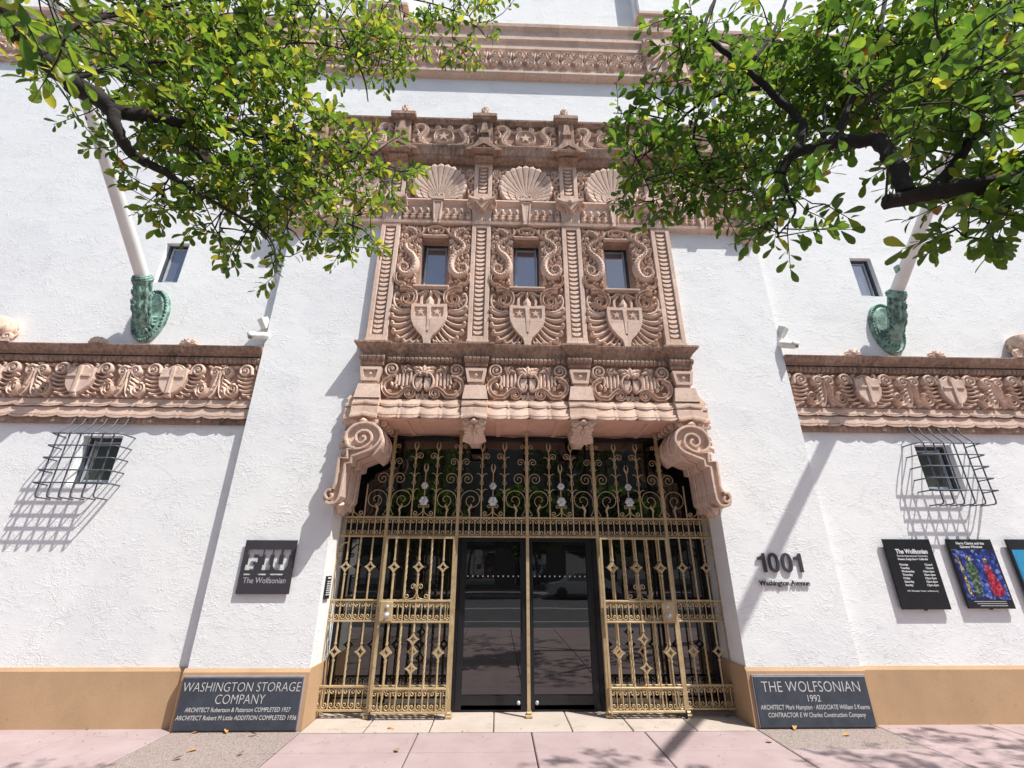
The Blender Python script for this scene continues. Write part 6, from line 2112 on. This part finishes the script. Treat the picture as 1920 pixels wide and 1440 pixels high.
blobsR = [[1.891,-4.3,4.456,0.899,0.341,0.4,100,0.07],[1.875,-4.5,3.53,0.271,0.493,0.35,80,0.072],[2.043,-3.95,4.461,0.698,0.297,0.3,64,0.075],[0.86,-3.9,4.206,0.509,0.272,0.3,46,0.066],[0.629,-3.85,3.866,0.362,0.198,0.25,30,0.066],[0.945,-3.9,3.716,0.286,0.159,0.2,20,0.066],[1.481,-3.75,5.188,0.522,0.402,0.25,34,0.07],[0.785,-4.05,4.69,0.207,0.344,0.2,16,0.066],[0.355,-3.8,4.419,0.072,0.036,0.05,2,0.066],[1.184,-4.15,3.374,0.166,0.077,0.12,8,0.068],[1.003,-4.15,3.167,0.093,0.085,0.1,6,0.066],[1.67,-4.45,3.019,0.194,0.103,0.2,16,0.07],[2.096,-4.1,3.807,0.243,0.137,0.15,10,0.075],[1.755,-3.9,4.316,0.347,0.174,0.2,16,0.072],[1.082,-4.1,3.609,0.131,0.087,0.12,6,0.066],[1.288,-3.8,4.178,0.21,0.14,0.12,9,0.07],[0.922,-4.85,3.136,0.206,0.131,0.1,5,0.056],[1.316,-4.9,3.335,0.23,0.173,0.12,9,0.056],[1.136,-4.85,3.091,0.112,0.093,0.1,4,0.056]]

def leaf_mesh(L, wd, mat, fold=0.18, curl=0.12):
    """obovate leaf along +x, base at the origin, folded on its midrib"""
    b = MB()
    st = [(0.0, 0.10), (0.22, 0.42), (0.5, 0.86), (0.75, 1.0), (0.92, 0.62), (1.0, 0.12)]
    vs = []
    for t, k in st:
        z = -curl * L * t * t
        h = wd * 0.5 * k
        vs += [(t * L, -h, z + fold * h), (t * L, 0, z), (t * L, h, z + fold * h)]
    fs = []
    for i in range(len(st) - 1):
        for k in (0, 1):
            fs.append((i * 3 + k, i * 3 + k + 1, i * 3 + 4 + k, i * 3 + 3 + k))
    b.add(vs, fs, True)
    return b
LSHAPE = [(1.0, 0.50, 0.2, 0.14), (1.0, 0.40, 0.45, 0.30), (1.0, 0.56, 0.15, -0.06), (1.0, 0.46, 0.6, 0.2)]
CAMP = Vector((-0.3786, -5.8932, 1.6))

def in_view(p):
    d = Vector(p) - CAMP
    z = d.dot(fw)
    if z < 0.2:
        return False
    return abs(d.dot(rt2)) / z < 1.14 and abs(d.dot(up2)) / z < 0.86

def street_tree(name, label, trunk, limbs, blobs, mats, mix, seed):
    R_ = random.Random(seed)
    t = thing(name, label, 'tree', trunk[0][0], 'street trees over the pavement')
    o0 = Vector(trunk[0][0])
    L = lambda p: tuple(Vector(p) - o0)
    b = MB(); sm = smooth([p for p, r in trunk], 5); n = len(sm)
    rr = []
    for i in range(n):
        f = i / (n - 1) * (len(trunk) - 1); j = min(int(f), len(trunk) - 2)
        rr.append(trunk[j][1] + (trunk[j + 1][1] - trunk[j][1]) * (f - j))
    b.tube([L(p) for p in sm], rr, 14)
    put('trunk', b.mesh('trunk', BARK), t)
    nodes = []
    for pts, rad in limbs:
        sp = smooth([tuple(p) for p in pts], 5); m = len(sp)
        rs = []
        for i in range(m):
            f = i / (m - 1) * (len(rad) - 1); j = min(int(f), len(rad) - 2)
            rs.append((rad[j] + (rad[j + 1] - rad[j]) * (f - j)) * R_.uniform(0.93, 1.08))
        jit = [Vector(p) + Vector((R_.uniform(-1, 1), R_.uniform(-1, 1), R_.uniform(-1, 1))) * 0.18 * r for p, r in zip(sp, rs)]
        b = MB(); b.tube([L(p) for p in jit], rs, 9)
        put('branch', b.mesh('branch', BARK), t)
        nodes += jit
    # leaf sprays hung on thin twigs
    leaves = []
    tw = MB()
    cl = []
    for (cx, cy, cz, rx, rz, dr, n, ls) in blobs:
        for _ in range(n):
            while True:
                q = (R_.uniform(-1, 1), R_.uniform(-1, 1), R_.uniform(-1, 1))
                if q[0] ** 2 + q[1] ** 2 + q[2] ** 2 < 1:
                    break
            cl.append((Vector((cx + q[0] * rx, cy + q[1] * dr, cz + q[2] * rz * 1.08)), ls))
    for c, ls in cl:
        c_ = c
        c_d = min(nodes, key=lambda p: (p - c_).length_squared)
        c = c_
        nodes_near = c_d
        d = (c - nodes_near)
        ln = d.length
        dirn = d.normalized() if ln > 1e-4 else Vector((0, 0, -1))
        dirn = (dirn + Vector((R_.gauss(0, .45), R_.gauss(0, .45), R_.gauss(0, .35) - 0.12))).normalized()
        tl = R_.uniform(0.10, 0.22)
        tip = c + dirn * tl
        mid = nodes_near + d * 0.5 + Vector((R_.gauss(0, .06), R_.gauss(0, .06), R_.gauss(0, .04) + 0.03)) * min(1, ln)
        path = [L(nodes_near), L(mid), L(c), L(tip)] if ln > 0.12 else [L(nodes_near), L(c), L(tip)]
        tw.tube(path, [0.0055, 0.004, 0.003, 0.0015][-len(path):], 4, caps=False)
        if ln > 0.2:
            nodes.append(mid)
        nodes.append(c)
        k = R_.randint(7, 13)
        ph = R_.uniform(0, 6.28)
        for i in range(k):
            f = (i + 0.5) / k
            pos = c + (tip - c) * (0.1 + 0.9 * f)
            a = ph + i * 2.4
            u = dirn.orthogonal().normalized(); v = dirn.cross(u)
            rad = u * cos(a) + v * sin(a)
            ld = (dirn * (0.25 + 0.7 * f) + rad * 0.9 + Vector((0, 0, R_.uniform(-.25, .15)))).normalized()
            nz = (Vector((0, 0, 1)) + rad * 0.3 + Vector((R_.gauss(0, .45), R_.gauss(0, .45), 0)))
            nz = (nz - ld * nz.dot(ld))
            nz = nz.normalized() if nz.length > 1e-3 else ld.orthogonal().normalized()
            sz = ls * R_.choice((0.55, 0.8, 1.0, 1.1, 1.2)) * R_.uniform(0.85, 1.15)
            leaves.append((pos + ld * 0.008, ld, nz, sz, R_.randrange(4), R_.choices(range(len(mats)), mix)[0]))
    o = put('twigs', tw.mesh('twigs', BARK), t); o['kind'] = 'stuff'
    seen = [l for l in leaves if in_view(l[0])]
    seen.sort(key=lambda l: -(l[3] / (l[0] - CAMP).length))
    big = seen[:290]
    bigset = set(id(l) for l in big)
    mesh = {}
    for l in big:
        key = (l[4], l[5])
        if key not in mesh:
            mesh[key] = leaf_mesh(*LSHAPE[l[4]][:2], mats[l[5]], *LSHAPE[l[4]][2:]).mesh('leaf', mats[l[5]])
        y = l[2].cross(l[1])
        Mx = Matrix((l[1], y, l[2])).transposed().to_4x4()
        ob = put('leaf', mesh[key], t)
        ob.matrix_basis = Matrix.Translation(l[0] - o0) @ Mx @ Matrix.Scale(l[3], 4)
    f = MB()
    for l in leaves:
        if id(l) in bigset:
            continue
        src = leaf_mesh(*LSHAPE[l[4]][:2], None, *LSHAPE[l[4]][2:])
        y = l[2].cross(l[1])
        base = l[0] - o0
        f.add([base + (l[1] * p[0] + y * p[1] + l[2] * p[2]) * l[3] for p in src.v], src.f, True, l[5])
    o = put('foliage', f.mesh('foliage', *mats), t); o['kind'] = 'stuff'
    return t

street_tree('street_tree', 'yellow green leafed street tree reaching in over the left flagpole', [((-4.3, -5.0, -0.02), 0.19), ((-4.25, -4.95, 1.5), 0.15), ((-4.0, -4.85, 3.0), 0.13), ((-3.55, -4.7, 3.95), 0.105), ((-2.975, -4.5, 4.24), 0.075)],
            limbsL, [x[:6] + [int(x[6] * (1.9 if x[6] > 35 else 1.35)), x[7] * 1.05] for x in blobsL] + [[-4.4, -4.7, 5.2, 1.1, 0.7, 0.7, 60, 0.07]], [LEAF_A, LEAF_B, LEAF_C, LEAF_D], [0.40, 0.17, 0.42, 0.006], 11)
street_tree('street_tree', 'deep green street tree with heavy dark limbs reaching in from the right', [((4.9, -5.2, -0.02), 0.22), ((4.85, -5.15, 1.4), 0.18), ((4.6, -5.0, 2.8), 0.15), ((4.0, -4.9, 3.5), 0.12), ((1.921, -4.7, 2.957), 0.075)],
            limbsR + [([[4.6, -5.0, 2.8], [5.0, -4.6, 4.4], [5.6, -4.0, 5.6], [6.6, -3.2, 6.2]], [0.10, 0.08, 0.05, 0.03]), ([[5.0, -4.6, 4.4], [4.2, -5.6, 5.6], [2.6, -6.6, 6.2], [0.4, -7.0, 6.4]], [0.07, 0.05, 0.035, 0.015]), ([[5.0, -4.6, 4.4], [4.3, -4.1, 5.6], [3.8, -3.6, 6.6]], [0.06, 0.045, 0.02])],
            [x[:6] + [int(x[6] * 1.45), x[7] * 1.06] for x in blobsR] + [[5.0, -4.5, 5.4, 1.4, 0.8, 0.8, 110, 0.08], [7.6, -2.7, 6.0, 1.1, 0.5, 0.5, 46, 0.09], [4.2, -3.6, 6.9, 0.7, 0.4, 0.5, 34, 0.085], [6.3, -3.4, 6.4, 0.8, 0.5, 0.6, 40, 0.085], [3.2, -4.2, 5.6, 0.8, 0.4, 0.5, 36, 0.08], [1.6, -6.9, 6.3, 2.6, 0.7, 1.1, 150, 0.09]],  # last clump, out of view overhead, added to shade pavement and darken its reflection
            [LEAF_C, LEAF_A, LEAF_B, LEAF_D], [0.79, 0.165, 0.035, 0.006], 23)

# ---- small brown bird perched among the twigs
BRN = simple('brown_feather', (0.10, 0.075, 0.055), 0.8, var=0.45, vscale=70)
BUF = simple('buff_feather', (0.34, 0.29, 0.24), 0.85, var=0.2, vscale=60)
t = thing('perched_bird', 'small brown bird perched on a twig among the left tree leaves', 'bird', (-2.113, -3.90, 3.80))
b = MB()
b.tube(smooth([(-0.066, 0, 0.052), (-0.055, 0, 0.052), (-0.042, 0, 0.052), (-0.022, 0, 0.036), (0.005, 0, 0.012), (0.035, 0, -0.008), (0.058, 0, -0.02)], 3), [0.002, 0.004, 0.006, 0.010, 0.017, 0.019, 0.019, 0.0195, 0.020, 0.024, 0.027, 0.029, 0.030, 0.029, 0.026, 0.021, 0.015, 0.009, 0.006], 10)
put('body', b.mesh('body', BUF), t)
for s in (-1, 1):
    b = MB(); b.tube([(-0.018, s * 0.023, 0.026), (0.015, s * 0.028, 0.012), (0.055, s * 0.018, -0.012), (0.078, s * 0.008, -0.022)], [0.012, 0.017, 0.010, 0.003], 7)
    put('wing', b.mesh('wing', BRN), t)
    b = MB(); b.tube([(0.0, s * 0.010, -0.012), (-0.004, s * 0.011, -0.045)], 0.0018, 5); put('leg', b.mesh('leg', BRN), t)
    b = MB(); b.lathe([(0, 0.0035), (0.0025, 0.0025), (0.0035, 0), (0, -0.0035)], 6, 'z', (-0.047, s * 0.0155, 0.056)); put('eye', b.mesh('eye', BLACK), t)
b = MB(); b.add([(0.05, -0.008, -0.016), (0.05, 0.008, -0.016), (0.115, 0.012, -0.040), (0.115, -0.012, -0.040), (0.05, 0, -0.022), (0.112, 0, -0.046)], [(0, 1, 2, 3), (0, 4, 5, 3), (1, 4, 5, 2), (3, 2, 5), (0, 1, 4)])
put('tail', b.mesh('tail', BRN), t)
b = MB(); b.tube([(-0.035, 0, 0.069), (-0.045, 0, 0.068), (-0.02, 0, 0.058)], [0.006, 0.010, 0.009], 7); put('crown_patch', b.mesh('crown_patch', BRN), t)

# ---- fallen leaves on the pavement
for i, (x, y, an, lb) in enumerate(((-3.50, -0.19, 0.5, 'dry leaf lying below the middle of the WASHINGTON STORAGE COMPANY plaque'), (-3.13, -0.21, 2.2, 'curled dry leaf below the COMPLETED lettering of the left plaque'), (-2.80, -0.24, 4.0, 'yellow fallen leaf by the right end of the left plaque'),
                                   (-3.22, -0.70, 0.9, 'dry leaf on the slab joint before the left plaque'), (-3.24, -0.88, 0.2, 'yellow leaf on the pebbly slab at the bottom edge'), (-2.72, -0.80, 0.6, 'small dry leaf on the right part of the left pebbly slab'),
                                   (-1.45, -0.10, 2.8, 'dry leaf on the worn threshold before the left gate leaf'), (-1.33, -0.68, 5.6, 'curled brown leaf beside the slab joint left of the centre post'), (2.78, -0.21, 1.0, 'bright yellow leaf below the left corner of THE WOLFSONIAN plaque'),
                                   (3.18, -0.38, 0.3, 'dry leaf on the pebbly slab before the right plaque'), (2.36, -0.53, 3.4, 'small dry leaf left of the right pebbly slab'), (4.62, -0.05, 2.0, 'dry leaf against the tan plinth of the right wing'))):
    m = leaf_mesh(0.085 * (0.8 + 0.05 * (i % 5)), 0.045, None, 0.35, -0.22).mesh('fallen_leaf', LEAF_DRY)
    o = put('fallen_leaf', m, None, (x, y, 0.008), (1, 1, 1), (0.25 * sin(i), 0.2 * cos(2 * i), an))
    tag(o, lb, 'leaf', 'fallen leaves on the pavement')
b = MB()
R2 = random.Random(5)
for _ in range(240):
    x, y = R2.uniform(-5.5, 6.0), -R2.random() ** 1.6 * 1.5 + 0.05
    if abs(x) > 2.4 and y > -0.16:
        y = -0.18
    s_ = R2.uniform(0.003, 0.011); a = R2.uniform(0, 6.28)
    b.add([(x + s_ * cos(a), y + s_ * sin(a), 0.0075), (x - s_ * 0.5 * sin(a), y + s_ * 0.5 * cos(a), 0.010), (x - s_ * cos(a), y - s_ * sin(a), 0.0075), (x + s_ * 0.5 * sin(a), y - s_ * 0.5 * cos(a), 0.012)], [(0, 1, 2, 3)])
o = put('leaf_litter', b.mesh('leaf_litter', simple('brown_crumbs', (0.14, 0.08, 0.05), 0.9, var=0.5, vscale=15))); o['kind'] = 'stuff'
o['label'] = 'tiny brown leaf crumbs scattered over the pavement'; o['category'] = 'litter'

# ================================================================== ACROSS THE STREET (seen mirrored in the glass)
FB = thing('far_building', 'tall dark shop building across the street, mirrored in the door glass', 'building', (0, -31.2, 0))
b = MB(); b.box(-45, 45, -6, 0, 0, 13); put('wall', b.mesh('wall', simple('far_wall', (0.20, 0.19, 0.17), 0.9)), FB)  # raised and darkened to keep bright sky out of the glass reflections
for i in range(14):
    b = MB(); b.box(-27 + 4 * i, -24.6 + 4 * i, 0.002, 0.05, 0.3, 2.8); put('window', b.mesh('window', WING), FB)
    b = MB(); b.box(-27.2 + 4 * i, -24.4 + 4 * i, 0.003, 1.1, 2.95, 3.1); put('awning', b.mesh('awning', SLATE), FB)
for i, (x, y) in enumerate(((-12.0, -25.0), (-5.5, -25.4), (1.5, -24.8), (8.0, -25.3), (15.0, -25.0))):
    t = thing('far_tree', ('dark round street tree across the road, mirrored left of the doors', 'dark street tree across the road behind the parked car', 'tall dark tree across the road, mirrored above the doors', 'dark tree across the road, mirrored right of the doors', 'dark tree at the far right across the road')[i], 'tree', (x, y, 0), 'trees across the road')
    b = MB(); b.tube([(0, 0, 0), (0.05, 0.03, 1.6), (0.0, 0.1, 3.2)], [0.2, 0.16, 0.1], 8); put('trunk', b.mesh('trunk', BARK), t)
    b = MB(); R3 = random.Random(i)
    for _ in range(1500):
        while True:
            q = (R3.uniform(-1, 1), R3.uniform(-1, 1), R3.uniform(-1, 1))
            if 0.25 < q[0] ** 2 + q[1] ** 2 + q[2] ** 2 < 1:
                break
        c = Vector((q[0] * 3.0, q[1] * 2.4, 4.6 + q[2] * 2.3)); u = Vector((R3.gauss(0, 1), R3.gauss(0, 1), R3.gauss(0, 1))).normalized() * 0.28; v = u.orthogonal().normalized() * 0.2
        b.add([c - u, c - v, c + u, c + v], [(0, 1, 2, 3)])
    o = put('crown', b.mesh('crown', LEAF_C), t)
CARP = simple('silver_car_paint', (0.45, 0.47, 0.48), 0.25, 0.4, 0.03)
t = thing('parked_car', 'pale grey parked car at the far kerb, mirrored in the door glass', 'car', (4.6, -21.9, -0.13))
b = MB()
pr = [(-2.1, 0.32), (-2.12, 0.62), (-1.95, 0.82), (-1.2, 0.92), (-0.55, 1.40), (0.75, 1.44), (1.45, 1.0), (2.0, 0.92), (2.12, 0.6), (2.08, 0.32)]
n = len(pr); vs = []
for y, k in ((-0.85, 0), (-0.78, 1), (0.78, 1), (0.85, 0)):
    vs += [(x, (y if z < 1.0 else y * 0.84), z) for x, z in pr]
b.add(vs, [(j * n + i, j * n + (i + 1) % n, (j + 1) * n + (i + 1) % n, (j + 1) * n + i) for j in range(3) for i in range(n)] + [tuple(range(n)), tuple(range(3 * n, 4 * n))])
put('body', b.mesh('body', CARP), t)
b = MB(); b.add([(-1.0, 0.86, 0.98), (1.3, 0.86, 0.98), (0.72, 0.735, 1.38), (-0.5, 0.735, 1.36)], [(0, 1, 2, 3)]); put('side_window', b.mesh('side_window', DOORG), t)
for x in (-1.3, 1.3):
    for y in (-0.80, 0.80):
        b = MB(); b.lathe([(0, -0.1), (0.2, -0.1), (0.31, -0.09), (0.33, 0), (0.31, 0.09), (0.2, 0.1), (0, 0.1)], 18, 'y', (x, y, 0.33)); put('wheel', b.mesh('wheel', BLACK), t)

# ---- lettering and cut plates become plain meshes, one object each
dg = bpy.context.evaluated_depsgraph_get()
for o in [o for o in S.objects if o.type in {'FONT', 'CURVE'}]:
    me = bpy.data.meshes.new_from_object(o.evaluated_get(dg))
    n = bpy.data.objects.new(o.name, me)
    nm = o.name
    par, mw = o.parent, (o.location.copy(), o.rotation_euler.copy(), o.scale.copy())
    bpy.data.objects.remove(o)
    COL.objects.link(n)
    n.name = nm
    n.parent = par
    n.location, n.rotation_euler, n.scale = mw
